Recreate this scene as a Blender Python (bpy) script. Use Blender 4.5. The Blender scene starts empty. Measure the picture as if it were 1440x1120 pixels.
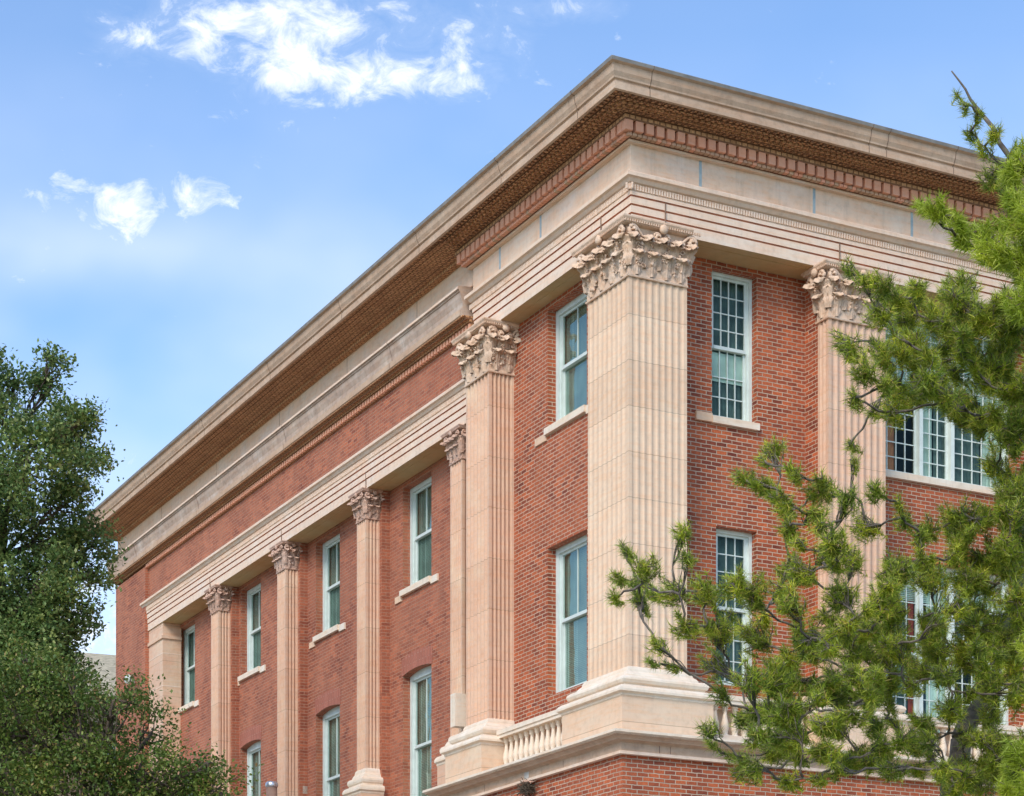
import bpy, bmesh, math, random
from mathutils import Vector, Matrix, noise
random.seed(7)
C = bpy.context.scene
COL = C.collection
# ---------------------------------------------------------------- camera
cd = bpy.data.cameras.new('camera'); cam = bpy.data.objects.new('camera', cd); COL.objects.link(cam)
cam.location = (0, 0, 1.6); cam.rotation_euler = (math.radians(90), 0, 0)
cd.sensor_width = 36; cd.lens = 36 * 3042 / 1440; cd.shift_y = (1586 - 560) / 1440
cd.clip_start = 0.1; cd.clip_end = 3000
C.camera = cam
# ---------------------------------------------------------------- world
SUN_EL, SUN_AZ = math.radians(38), math.radians(204)   # azimuth clockwise from +Y (the view direction)
w = bpy.data.worlds.new('World'); C.world = w; w.use_nodes = True
nt = w.node_tree; N = nt.nodes; LK = nt.links; N.clear()
def nd(t, **k):
    n = N.new(t)
    for a, b in k.items():
        if a == 'op': n.operation = b
        else: setattr(n, a, b)
    return n
def mth(op, a, b=None, c=None, clamp=False):
    n = N.new('ShaderNodeMath'); n.operation = op; n.use_clamp = clamp
    for i, v in enumerate((a, b, c)):
        if v is None: continue
        if isinstance(v, (int, float)): n.inputs[i].default_value = v
        else: LK.new(v, n.inputs[i])
    return n.outputs[0]
sky = nd('ShaderNodeTexSky'); sky.sky_type = 'NISHITA'; sky.sun_disc = False
sky.sun_elevation = SUN_EL; sky.sun_rotation = SUN_AZ; sky.air_density = 1.0; sky.dust_density = 1.2; sky.ozone_density = 1.6
tc = nd('ShaderNodeTexCoord'); sp = nd('ShaderNodeSeparateXYZ'); LK.new(tc.outputs['Generated'], sp.inputs[0])
ysafe = mth('MAXIMUM', sp.outputs[1], 0.05)
ax = mth('DIVIDE', sp.outputs[0], ysafe); az = mth('DIVIDE', sp.outputs[2], ysafe)
cmb = nd('ShaderNodeCombineXYZ'); LK.new(ax, cmb.inputs[0]); LK.new(mth('MULTIPLY', az, 1.35), cmb.inputs[1])
def fbm(scale, det, rough, dist=0.0, off=0.0):
    n = nd('ShaderNodeTexNoise'); n.inputs['Scale'].default_value = scale; n.inputs['Detail'].default_value = det
    n.inputs['Roughness'].default_value = rough; n.inputs['Distortion'].default_value = dist
    m = nd('ShaderNodeMapping'); m.inputs['Location'].default_value = (off, off * .7, 0)
    m.inputs['Rotation'].default_value = (0, 0, 0.5)
    LK.new(cmb.outputs[0], m.inputs[0]); LK.new(m.outputs[0], n.inputs['Vector']); return n.outputs['Fac']
n1 = fbm(44, 10, 0.66, 0.5, 1.3); n2 = fbm(8, 3, 0.5, 0.0, 4.1)
# cloud banks: (direction x/y, z/y, radius x, radius z, strength)
banks = [(-.168, .503, .018, .009, .55), (-.138, .508, .012, .012, .55), (-.102, .493, .020, .022, .8), (-.095, .515, .06, .010, .5), (-.069, .4835, .012, .010, .6), (-.033, .4845, .026, .009, .68),
         (-.207, .431, .017, .008, .6), (-.174, .428, .014, .014, .6), (-.19, .416, .045, .010, .36), (-.138, .429, .02, .010, .4), (-.12, .446, .009, .005, .5), (-.217, .398, .05, .010, .25),
         (-.181, .311, .012, .008, .5), (-.187, .245, .03, .025, .6), (-.225, .22, .05, .03, .6), (.026, .518, .022, .006, .5), (-.02, .50, .03, .012, .3), (-.11, .50, .09, .03, .14), (-.19, .425, .05, .02, .14)]
tot = None
for (cx, cz, rx, rz, s) in banks:
    dx = mth('DIVIDE', mth('SUBTRACT', ax, cx), rx); dz = mth('DIVIDE', mth('SUBTRACT', az, cz), rz)
    g = mth('MULTIPLY', mth('EXPONENT', mth('MULTIPLY', mth('ADD', mth('MULTIPLY', dx, dx), mth('MULTIPLY', dz, dz)), -0.8)), s)
    tot = g if tot is None else mth('ADD', tot, g)
dens = mth('ADD', mth('MULTIPLY_ADD', n1, 3.8, -1.9), mth('MULTIPLY', tot, 1.45))
dens = mth('ADD', dens, -0.50, clamp=True)
low = mth('MULTIPLY_ADD', az, -3.2, 1.62, clamp=True)
thin = mth('MULTIPLY', mth('MULTIPLY_ADD', n2, 1.6, -0.3, clamp=True), mth('MULTIPLY_ADD', low, .75, .05))
veil = mth('MULTIPLY', mth('MULTIPLY', tot, mth('MULTIPLY_ADD', n1, 2.0, -.55, clamp=True)), .55, clamp=True)
hx = mth('DIVIDE', mth('SUBTRACT', ax, -.2), .10); hz = mth('DIVIDE', mth('SUBTRACT', az, .405), .016)
bank = mth('MULTIPLY', mth('EXPONENT', mth('MULTIPLY', mth('ADD', mth('MULTIPLY', hx, hx), mth('MULTIPLY', hz, hz)), -1)), mth('MULTIPLY_ADD', n2, 1.2, -.1, clamp=True))
thin = mth('ADD', thin, mth('MULTIPLY', bank, .42))
dens = mth('MAXIMUM', mth('MULTIPLY', mth('POWER', dens, 1.1), 0.85), mth('MAXIMUM', veil, thin))
grade = nd('ShaderNodeMixRGB', blend_type='MULTIPLY'); grade.inputs[0].default_value = 1
LK.new(sky.outputs[0], grade.inputs[1]); grade.inputs[2].default_value = (.88, 1.02, 1.16, 1)
mix = nd('ShaderNodeMixRGB'); LK.new(dens, mix.inputs[0]); LK.new(grade.outputs[0], mix.inputs[1]); mix.inputs[2].default_value = (5.3, 5.5, 5.85, 1)
bg = nd('ShaderNodeBackground'); bg.inputs['Strength'].default_value = 0.15
wo = nd('ShaderNodeOutputWorld'); LK.new(mix.outputs[0], bg.inputs[0]); LK.new(bg.outputs[0], wo.inputs[0])
# ---------------------------------------------------------------- sun + exposure
sd = bpy.data.lights.new('sun', 'SUN'); sd.energy = 1.5; sd.angle = math.radians(20); sd.color = (1, .90, .76)
so = bpy.data.objects.new('sun', sd); COL.objects.link(so)
tosun = Vector((math.sin(SUN_AZ) * math.cos(SUN_EL), math.cos(SUN_AZ) * math.cos(SUN_EL), math.sin(SUN_EL)))
so.rotation_euler = tosun.to_track_quat('Z', 'Y').to_euler(); so.location = (0, -20, 40)
C.view_settings.view_transform = 'Standard'; C.view_settings.look = 'None'
C.view_settings.exposure = 0.62; C.view_settings.gamma = 1
C.render.engine = 'CYCLES'
# ---------------------------------------------------------------- materials
def mat(name):
    m = bpy.data.materials.new(name); m.use_nodes = True
    return m, m.node_tree, m.node_tree.nodes['Principled BSDF']
def T(t, kind, **inp):
    n = t.nodes.new(kind)
    for k, v in inp.items():
        k2 = k.replace('_', ' ')
        if k2 in n.inputs: n.inputs[k2].default_value = v
    return n
def nz(t, vec, scale, det=4, rough=.55, stretch=None):
    n = T(t, 'ShaderNodeTexNoise', Scale=scale, Detail=det, Roughness=rough)
    if stretch:
        m = T(t, 'ShaderNodeMapping'); m.inputs['Scale'].default_value = stretch
        t.links.new(vec, m.inputs[0]); vec = m.outputs[0]
    t.links.new(vec, n.inputs['Vector']); return n.outputs['Fac']
def ramp(t, f, stops):
    r = t.nodes.new('ShaderNodeValToRGB'); t.links.new(f, r.inputs[0]); e = r.color_ramp.elements
    while len(e) < len(stops): e.new(.5)
    for x, (p, c) in zip(e, stops): x.position = p; x.color = (*c, 1) if len(c) == 3 else c
    return r.outputs[0]
def mx(t, f, a, b, mode='MIX'):
    n = t.nodes.new('ShaderNodeMixRGB'); n.blend_type = mode
    for i, v in enumerate((f, a, b)):
        if isinstance(v, (int, float)): n.inputs[i].default_value = v
        elif isinstance(v, tuple): n.inputs[i].default_value = (*v, 1)
        else: t.links.new(v, n.inputs[i])
    return n.outputs[0]
def bump(t, b, h, dist, strength=1):
    n = T(t, 'ShaderNodeBump', Strength=strength, Distance=dist); t.links.new(h, n.inputs['Height']); t.links.new(n.outputs[0], b.inputs['Normal'])
def brick_mat(name, c1, c2, mortar, tint, bw=.2, rh=.0675, ms=.008):
    m, t, b = mat(name); uv = T(t, 'ShaderNodeUVMap'); tcn = T(t, 'ShaderNodeTexCoord'); P = tcn.outputs['Object']
    wob = nz(t, P, 6, 2); wm = T(t, 'ShaderNodeVectorMath'); wm.operation = 'MULTIPLY_ADD'
    t.links.new(wob, wm.inputs[0]); wm.inputs[1].default_value = (.02, .02, .0); t.links.new(uv.outputs[0], wm.inputs[2])
    k = T(t, 'ShaderNodeTexBrick'); k.offset = .5; k.inputs['Scale'].default_value = 1
    k.inputs['Brick Width'].default_value = bw; k.inputs['Row Height'].default_value = rh; k.inputs['Mortar Size'].default_value = ms
    k.inputs['Mortar Smooth'].default_value = .25; k.inputs['Bias'].default_value = 0
    k.inputs['Color1'].default_value = (0, 0, 0, 1); k.inputs['Color2'].default_value = (1, 1, 1, 1); k.inputs['Mortar'].default_value = (.5, .5, .5, 1)
    t.links.new(wm.outputs[0], k.inputs['Vector'])
    var = ramp(t, k.outputs['Color'], [(0, c1), (.55, tuple((x + y) / 2 for x, y in zip(c1, c2))), (1, c2)])
    var = mx(t, ramp(t, nz(t, P, 1.1, 5, .6), [(.35, (0, 0, 0)), (.75, (1, 1, 1))]), var, tint)
    var = mx(t, .7, var, ramp(t, nz(t, P, .8, 6, .7, (2.5, 2.5, .4)), [(.3, (.68, .62, .6)), (.55, (1, 1, 1)), (.75, (1.15, 1.12, 1.1))]), 'MULTIPLY')
    var = mx(t, .55, var, ramp(t, nz(t, P, 38, 4, .6), [(.3, (.45, .45, .45)), (.7, (1.25, 1.25, 1.25))]), 'MULTIPLY')
    mo = mx(t, ramp(t, nz(t, P, 2.2, 4), [(.4, (0, 0, 0)), (.7, (1, 1, 1))]), mortar, tuple(x * .72 for x in mortar))
    col = mx(t, k.outputs['Fac'], var, mo)
    t.links.new(col, b.inputs['Base Color']); b.inputs['Roughness'].default_value = .88
    inv = T(t, 'ShaderNodeMath'); inv.operation = 'SUBTRACT'; inv.inputs[0].default_value = 1; t.links.new(k.outputs['Fac'], inv.inputs[1])
    h = mx(t, .25, inv.outputs[0], nz(t, P, 60, 4))
    bump(t, b, h, .012, .9)
    return m
def stone_mat(name, c1, c2, c3, joint=None, grain=0.5, streak=.5, rough=.85, bd=.006, dirt=(.28, .22, .18)):
    m, t, b = mat(name); P = T(t, 'ShaderNodeTexCoord').outputs['Object']
    a = ramp(t, nz(t, P, .9, 5, .6), [(.3, c1), (.5, c2), (.72, c3)])
    a = mx(t, grain, a, ramp(t, nz(t, P, 9, 5, .65), [(.25, (.72, .70, .68)), (.5, (1, 1, 1)), (.8, (1.12, 1.1, 1.08))]), 'MULTIPLY')
    band = ramp(t, nz(t, P, 2.0, 4, .6, (1, 1, 9)), [(.45, (1, 1, 1)), (.62, (1.03, .88, .76)), (.75, (.92, .8, .7))])
    a = mx(t, .55, a, band, 'MULTIPLY')
    st = ramp(t, nz(t, P, 1.6, 5, .7, (5, 5, .35)), [(.52, (0, 0, 0)), (.8, (1, 1, 1))])
    f = T(t, 'ShaderNodeMath'); f.operation = 'MULTIPLY'; t.links.new(st, f.inputs[0]); f.inputs[1].default_value = streak
    a = mx(t, f.outputs[0], a, dirt)
    if joint:
        s = T(t, 'ShaderNodeSeparateXYZ'); t.links.new(P, s.inputs[0])
        q = T(t, 'ShaderNodeMath'); q.operation = 'PINGPONG'; t.links.new(s.outputs[2], q.inputs[0]); q.inputs[1].default_value = joint / 2
        l = T(t, 'ShaderNodeMath'); l.operation = 'LESS_THAN'; t.links.new(q.outputs[0], l.inputs[0]); l.inputs[1].default_value = .006
        l2 = T(t, 'ShaderNodeMath'); l2.operation = 'MULTIPLY'; t.links.new(l.outputs[0], l2.inputs[0]); l2.inputs[1].default_value = .5
        a = mx(t, l2.outputs[0], a, (.26, .16, .10))
        fl_ = T(t, 'ShaderNodeMath'); fl_.operation = 'DIVIDE'; t.links.new(s.outputs[2], fl_.inputs[0]); fl_.inputs[1].default_value = joint
        f2 = T(t, 'ShaderNodeMath'); f2.operation = 'FLOOR'; t.links.new(fl_.outputs[0], f2.inputs[0])
        wn = T(t, 'ShaderNodeTexWhiteNoise'); wn.noise_dimensions = '1D'; t.links.new(f2.outputs[0], wn.inputs['W'])
        a = mx(t, .45, a, ramp(t, wn.outputs['Value'], [(0, (.88, .80, .74)), (.5, (1, .97, .94)), (1, (1.06, 1.03, 1.0))]), 'MULTIPLY')
    t.links.new(a, b.inputs['Base Color']); b.inputs['Roughness'].default_value = rough
    bump(t, b, mx(t, .5, nz(t, P, 30, 6, .7), nz(t, P, 7, 4)), bd, .8)
    return m
def plain(name, c, rough=.6, metal=0, var=.25, sc=6):
    m, t, b = mat(name); P = T(t, 'ShaderNodeTexCoord').outputs['Object']
    t.links.new(mx(t, 1, c, ramp(t, nz(t, P, sc, 4), [(.3, (1 - var,) * 3), (.7, (1 + var * .4,) * 3)]), 'MULTIPLY'), b.inputs['Base Color'])
    b.inputs['Roughness'].default_value = rough; b.inputs['Metallic'].default_value = metal
    bump(t, b, nz(t, P, 40, 3), .002, .5)
    return m
BRICK = brick_mat('red_brick', (.17, .032, .018), (.58, .13, .04), (.55, .41, .30), (.52, .13, .05))
BRICKW = brick_mat('salmon_brick', (.24, .058, .032), (.53, .155, .07), (.46, .28, .19), (.50, .175, .095), ms=.006)
SOLDIER = brick_mat('soldier_brick', (.36, .10, .06), (.48, .16, .10), (.45, .25, .18), (.46, .16, .11), bw=.3, rh=.07, ms=.006)
CORBEL = brick_mat('corbel_brick', (.50, .24, .11), (.70, .38, .19), (.26, .12, .06), (.60, .32, .15), bw=.11, rh=.075, ms=.014)
BLOCKR = stone_mat('terracotta_block', (.72, .37, .24), (.74, .36, .23), (.64, .31, .20), None, .4, .15, bd=.004)
BLOCKY = stone_mat('buff_block', (.52, .36, .22), (.50, .30, .2), (.56, .42, .26), None, .5, .1, bd=.004)
CREAM = stone_mat('cream_stone', (.74, .58, .43), (.72, .525, .375), (.745, .57, .42), .72, .45, .12)
PINK = stone_mat('pink_stone', (.67, .47, .34), (.64, .42, .30), (.69, .53, .39), .9, .45, .15)
PALE = stone_mat('pale_stone', (.77, .62, .49), (.75, .57, .44), (.77, .64, .53), None, .5, .28)
FRZ = stone_mat('frieze_stone', (.74, .59, .47), (.75, .53, .38), (.73, .61, .53), None, .5, .28)
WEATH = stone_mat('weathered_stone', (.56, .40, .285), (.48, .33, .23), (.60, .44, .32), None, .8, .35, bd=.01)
GREYST = stone_mat('mottled_stone', (.56, .44, .35), (.44, .32, .25), (.60, .51, .44), None, 1.0, .45, bd=.012)
CARVE = stone_mat('carved_stone', (.74, .56, .43), (.66, .47, .34), (.78, .63, .51), None, .9, .25, bd=.012)
CARVEP = stone_mat('carved_pink_stone', (.58, .40, .31), (.52, .34, .26), (.62, .46, .38), None, .9, .15, bd=.012)
WHITE = stone_mat('white_lit_ledge_stone', (.80, .70, .58), (.74, .62, .49), (.82, .74, .64), None, .4, .25, bd=.004)  # white stone, with the top light on ledges put into its colour
LINE = plain('terracotta_groove', (.62, .27, .16), .9)
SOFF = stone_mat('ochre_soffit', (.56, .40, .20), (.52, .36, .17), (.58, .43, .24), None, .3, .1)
METAL = plain('roof_flashing', (.33, .30, .28), .55, .3)
JBLUE = plain('sealant_joint', (.36, .44, .47), .7)
JDARK = plain('dark_joint', (.22, .14, .10), .9)
PAINT = plain('white_paint', (.68, .75, .70), .45, 0, .12)
PAINTG = plain('pale_green_paint', (.62, .69, .655), .45, 0, .12)
AQUA = plain('aqua_paint', (.40, .55, .55), .45, 0, .15)
CURT = plain('pale_curtain', (.66, .74, .64), .9, 0, .2, 3)
CURTD = plain('dark_curtain', (.24, .31, .26), .9, 0, .3, 3)
GREENC = plain('green_grey_curtain', (.12, .17, .155), .9, 0, .5, 4)
ORANGE = plain('orange_curtain', (.70, .24, .10), .9)
REDC = plain('red_curtain', (.50, .07, .04), .9)
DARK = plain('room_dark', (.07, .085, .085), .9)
TWIG = plain('twig', (.10, .075, .05), .95)
TWIGL = plain('pale_twig', (.55, .33, .24), .95)
BARK = plain('bark', (.13, .095, .07), .95, 0, .6, 14)
BARKG = plain('grey_bark', (.17, .14, .115), .95, 0, .6, 14)
SILVER = plain('silver_metal', (.62, .64, .70), .3, .8)
POLE = plain('brown_pole_paint', (.26, .16, .12), .6)
def glass_mat():
    m = bpy.data.materials.new('window_glass'); m.use_nodes = True; t = m.node_tree; t.nodes.clear()
    o = t.nodes.new('ShaderNodeOutputMaterial'); tr = T(t, 'ShaderNodeBsdfTransparent'); tr.inputs[0].default_value = (.78, .88, .86, 1)
    gl = T(t, 'ShaderNodeBsdfGlossy', Roughness=.03); gl.inputs[0].default_value = (.62, .76, .70, 1)
    P = T(t, 'ShaderNodeTexCoord').outputs['Object']; bp = T(t, 'ShaderNodeBump', Strength=.5, Distance=.02)
    t.links.new(nz(t, P, 2.2, 2), bp.inputs['Height']); t.links.new(bp.outputs[0], gl.inputs['Normal'])
    fr = T(t, 'ShaderNodeFresnel', IOR=1.5); a = T(t, 'ShaderNodeMath'); a.operation = 'MULTIPLY_ADD'; t.links.new(fr.outputs[0], a.inputs[0])
    a.inputs[1].default_value = .28; a.inputs[2].default_value = .012; mxs = T(t, 'ShaderNodeMixShader')
    t.links.new(a.outputs[0], mxs.inputs[0]); t.links.new(tr.outputs[0], mxs.inputs[1]); t.links.new(gl.outputs[0], mxs.inputs[2]); t.links.new(mxs.outputs[0], o.inputs[0])
    return m
GLASS = glass_mat()
def leaf_mat(name, stops, trans=.3, rough=.55, clump=.35, csc=2.2):
    m = bpy.data.materials.new(name); m.use_nodes = True; t = m.node_tree; b = t.nodes['Principled BSDF']
    g = T(t, 'ShaderNodeNewGeometry'); P = T(t, 'ShaderNodeTexCoord').outputs['Object']
    c = ramp(t, g.outputs['Random Per Island'], stops)
    c = mx(t, .6, c, ramp(t, nz(t, P, .9, 3), [(.35, (.6, .72, .7)), (.65, (1.25, 1.15, .9))]), 'MULTIPLY')
    c = mx(t, clump, c, ramp(t, nz(t, P, csc, 2), [(.32, (.35, .42, .45)), (.5, (.9, .95, .9)), (.68, (1.6, 1.45, 1.0))]), 'MULTIPLY')
    t.links.new(c, b.inputs['Base Color']); b.inputs['Roughness'].default_value = rough
    tl = T(t, 'ShaderNodeBsdfTranslucent'); t.links.new(c, tl.inputs[0]); ms = T(t, 'ShaderNodeMixShader'); ms.inputs[0].default_value = trans
    o = t.nodes['Material Output']; t.links.new(b.outputs[0], ms.inputs[1]); t.links.new(tl.outputs[0], ms.inputs[2]); t.links.new(ms.outputs[0], o.inputs[0])
    return m
OAK = leaf_mat('oak_leaf', [(0, (.08, .16, .05)), (.5, (.17, .26, .08)), (.85, (.30, .36, .12)), (1, (.40, .41, .19))])
OAK2 = leaf_mat('broad_leaf', [(0, (.06, .12, .02)), (.5, (.13, .20, .035)), (.9, (.24, .27, .07)), (1, (.36, .22, .10))])
PINE = leaf_mat('pine_needle', [(0, (.10, .17, .015)), (.4, (.32, .42, .035)), (.85, (.60, .62, .09)), (1, (.55, .36, .15))], .3, .5, .75, 5.5)
BRIGHT = leaf_mat('bright_needle', [(0, (.26, .34, .02)), (.5, (.44, .54, .04)), (1, (.62, .66, .14))], .4, .5, .15)
# ---------------------------------------------------------------- geometry helpers
LB = lambda a, d, z: (-d, a, z)      # left (west) face: a runs along +v, d outward = -u
RB = lambda a, d, z: (a, -d, z)      # right (south) face: a runs along +u, d outward = -v
WORLD = lambda a, d, z: (a, d, z)
class MB:
    def __init__(s): s.v = []; s.f = []; s.m = []; s.sm = []; s.sw = []; s.mats = []
    def mi(s, m):
        if m not in s.mats: s.mats.append(m)
        return s.mats.index(m)
    def poly(s, pts, m, smooth=False, sw=False):
        n = len(s.v); s.v += [tuple(p) for p in pts]; s.f.append(tuple(range(n, n + len(pts)))); s.m.append(s.mi(m)); s.sm.append(smooth); s.sw.append(sw)
    def box(s, B, a0, a1, d0, d1, z0, z1, m, sw=False):
        n = len(s.v); s.v += [B(a, d, z) for z in (z0, z1) for d in (d0, d1) for a in (a0, a1)]
        for q in ((0, 1, 3, 2), (4, 6, 7, 5), (0, 4, 5, 1), (2, 3, 7, 6), (0, 2, 6, 4), (1, 5, 7, 3)):
            s.f.append(tuple(n + i for i in q)); s.m.append(s.mi(m)); s.sm.append(False); s.sw.append(sw)
    def grid(s, P, m, smooth=True):     # P: rows of points
        n = len(s.v); R, K = len(P), len(P[0])
        for r in P: s.v += [tuple(p) for p in r]
        for i in range(R - 1):
            for j in range(K - 1):
                s.f.append((n + i * K + j, n + i * K + j + 1, n + (i + 1) * K + j + 1, n + (i + 1) * K + j)); s.m.append(s.mi(m)); s.sm.append(smooth); s.sw.append(False)
    def prism(s, poly, z0, z1, m, smooth=False):
        n = len(s.v); k = len(poly); s.v += [(p[0], p[1], z0) for p in poly] + [(p[0], p[1], z1) for p in poly]
        for i in range(k):
            j = (i + 1) % k; s.f.append((n + i, n + j, n + k + j, n + k + i)); s.m.append(s.mi(m)); s.sm.append(smooth); s.sw.append(False)
        for q in (tuple(n + i for i in range(k)), tuple(n + k + i for i in range(k))):
            s.f.append(q); s.m.append(s.mi(m)); s.sm.append(False); s.sw.append(False)
    def sweep(s, path, prof, m, mats=None, smooth=()):
        """path: plan points, outward on the right-hand side of travel; prof: closed list of (o,z)."""
        R = []
        for i, p in enumerate(path):
            p = Vector(p); a = (Vector(path[i]) - Vector(path[i - 1])).normalized() if i > 0 else None
            b = (Vector(path[i + 1]) - p).normalized() if i < len(path) - 1 else None
            a = a or b; b = b or a
            na, nb = Vector((a.y, -a.x)), Vector((b.y, -b.x)); h = (na + nb); h = h / h.dot(na)
            R.append([(p.x + h.x * o, p.y + h.y * o, z) for o, z in prof])
        n = len(s.v); K = len(prof)
        for r in R: s.v += r
        for i in range(len(R) - 1):
            for j in range(K):
                j2 = (j + 1) % K
                s.f.append((n + i * K + j, n + i * K + j2, n + (i + 1) * K + j2, n + (i + 1) * K + j))
                s.m.append(s.mi(mats[j] if mats and mats[j] else m)); s.sm.append(j in smooth); s.sw.append(False)
        for q in (tuple(n + j for j in range(K)), tuple(n + (len(R) - 1) * K + j for j in range(K))):
            s.f.append(q); s.m.append(s.mi(m)); s.sm.append(False); s.sw.append(False)
    def tube(s, pts, rads, m, k=6, cap=True):
        pts = [Vector(p) for p in pts]; n = len(s.v); up = Vector((0, 0, 1))
        for i, p in enumerate(pts):
            d = (pts[min(i + 1, len(pts) - 1)] - pts[max(i - 1, 0)]).normalized()
            x = d.cross(up if abs(d.z) < .95 else Vector((1, 0, 0))).normalized(); y = d.cross(x)
            for j in range(k):
                a = 2 * math.pi * j / k; s.v.append(tuple(p + (x * math.cos(a) + y * math.sin(a)) * rads[i]))
        for i in range(len(pts) - 1):
            for j in range(k):
                j2 = (j + 1) % k; s.f.append((n + i * k + j, n + i * k + j2, n + (i + 1) * k + j2, n + (i + 1) * k + j)); s.m.append(s.mi(m)); s.sm.append(True); s.sw.append(False)
        if cap:
            for r in (0, len(pts) - 1): s.f.append(tuple(n + r * k + j for j in range(k))); s.m.append(s.mi(m)); s.sm.append(False); s.sw.append(False)
    def lathe(s, c, prof, m, k=12):
        s.grid([[(c[0] + r * math.cos(2 * math.pi * j / k), c[1] + r * math.sin(2 * math.pi * j / k), c[2] + z) for j in range(k + 1)] for r, z in prof], m)
    def build(s, name, parent=None, recalc=True, uv=True):
        me = bpy.data.meshes.new(name); me.from_pydata(s.v, [], s.f)
        for m in s.mats: me.materials.append(m)
        me.polygons.foreach_set('material_index', s.m); me.polygons.foreach_set('use_smooth', s.sm)
        if recalc:
            bm = bmesh.new(); bm.from_mesh(me); bmesh.ops.recalc_face_normals(bm, faces=bm.faces); bm.to_mesh(me); bm.free()
        if uv:
            ul = me.uv_layers.new(name='UVMap').data
            for p, sw in zip(me.polygons, s.sw):
                nx, ny, nzz = (abs(c) for c in p.normal)
                for li in p.loop_indices:
                    co = me.vertices[me.loops[li].vertex_index].co
                    if nzz > .75: q = (co.x, co.y) if not sw else (co.y, co.x)
                    else:
                        q = (co.y, co.z) if nx > ny else (co.x, co.z)
                        if sw: q = (q[1], q[0])
                    ul[li].uv = q
        me.update(); o = bpy.data.objects.new(name, me); COL.objects.link(o)
        if parent: o.parent = parent
        return o
def tag(o, label=None, cat=None, group=None, kind=None):
    if label: o['label'] = label
    if cat: o['category'] = cat
    if group: o['group'] = group
    if kind: o['kind'] = kind
    return o
def empty(name, loc, rz=0):
    o = bpy.data.objects.new(name, None); COL.objects.link(o); o.location = loc; o.rotation_euler = (0, 0, rz); o.empty_display_size = .5; return o
def copy_tree(o, parent, shift):
    c = o.copy(); COL.objects.link(c); c.parent = parent
    if shift: c.location = Vector(o.location) + Vector(shift)
    for ch in list(o.children): copy_tree(ch, c, None)
    return c
# ---------------------------------------------------------------- setting
g = MB(); g.poly([(-900, -600, 0), (900, -600, 0), (900, 1500, 0), (-900, 1500, 0)], None)
g.mats = [stone_mat('lawn', (.10, .14, .05), (.13, .15, .06), (.16, .16, .08), None, .6, 0, bd=.05)]; g.m = [0]
tag(g.build('grass', uv=False), kind='structure')
TH = math.radians(27.44)
# ---------------------------------------------------------------- the building
P0 = (164 / 3042 * 34, 34.0, 0)
BLD = empty('brick_building', P0, TH)
tag(BLD, 'red brick hall with cream stone pilasters, carved leafy capitals and deep stone cornice', 'building')
pv = MB()
pv.box(WORLD, -14, -.31, -14, 36, .004, .012, None) ; pv.box(WORLD, -.31, 24, -14, -.31, .004, .012, None)
pv.mats = [plain('bounce_concrete', (.52, .46, .39), .9)]; pv.m = [0] * len(pv.m)
pav = pv.build('bounce_pavement'); pav.location = P0; pav.rotation_euler = (0, 0, TH); tag(pav, kind='structure')  # unseen paving, added wide and bright to bounce light up the facade
R_END = 15.0; PV_END = 5.8; W_END = 27.34
def wall(B, a0, a1, z0, z1, d, ops, rev, m, name, parent=BLD, lint=None):
    b = MB(); xs = sorted({a0, a1} | {o[0] for o in ops} | {o[1] for o in ops})
    for x0, x1 in zip(xs, xs[1:]):
        col = sorted([o for o in ops if o[0] <= x0 + 1e-6 and o[1] >= x1 - 1e-6], key=lambda o: o[2]); z = z0
        for (o0, o1, p0, p1, rise) in col:
            b.poly([B(x0, d, z), B(x1, d, z), B(x1, d, p0), B(x0, d, p0)], m); z = p1 + (rise + .02 if rise else 0)
            if rise:      # segmental arch filling
                K = 10; arc = [(x0 + (x1 - x0) * k / K, p1 + rise * (1 - (2 * k / K - 1) ** 2)) for k in range(K + 1)]
                for (s0, t0), (s1, t1) in zip(arc, arc[1:]):
                    b.poly([B(s0, d, t0), B(s1, d, t1), B(s1, d, z), B(s0, d, z)], m); b.poly([B(s0, d, t0), B(s1, d, t1), B(s1, d - rev, t1), B(s0, d - rev, t0)], m)
        b.poly([B(x0, d, z), B(x1, d, z), B(x1, d, z1), B(x0, d, z1)], m)
    for (o0, o1, p0, p1, rise) in ops:
        for x in (o0, o1): b.poly([B(x, d, p0), B(x, d - rev, p0), B(x, d - rev, p1), B(x, d, p1)], m)
        b.poly([B(o0, d, p0), B(o1, d, p0), B(o1, d - rev, p0), B(o0, d - rev, p0)], m)
        if not rise: b.poly([B(o0, d, p1), B(o1, d, p1), B(o1, d - rev, p1), B(o0, d - rev, p1)], m)
    return b.build(name, parent, recalc=False)
# window openings (a0, a1, z0, z1, rise)
LU = (2.22, 3.60, 13.68, 15.74, 0); LLo = (2.22, 3.60, 9.06, 11.62, 0)
RU = (2.0, 2.88, 13.28, 15.74, 0); RLo = (2.08, 2.88, 8.9, 11.50, 0)
TU = (5.05, 8.35, 12.88, 15.70, 0); TLo = (5.05, 8.35, 8.25, 11.42, .0)
WS = [8.66, 13.22, 17.92, 22.55]
wall(LB, 0.3, PV_END, 7.6, 15.86, -.5, [LU, LLo], .3, BRICK, 'wall')
wall(RB, .5, R_END, 7.6, 15.86, -.7, [RU, RLo, TU, TLo, (10.2, 11.0, 13.28, 15.72, 0), (10.2, 11.0, 8.9, 11.42, .1)], .3, BRICK, 'wall')
wops = [(s, s + 1.34, 12.30, 14.36, 0) for s in WS] + [(s, s + 1.34, 7.75, 10.60, .07) for s in WS]
wall(LB, PV_END - .3, W_END - .9, 0, 14.5, -.67, wops, .3, BRICKW, 'wall')
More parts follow.
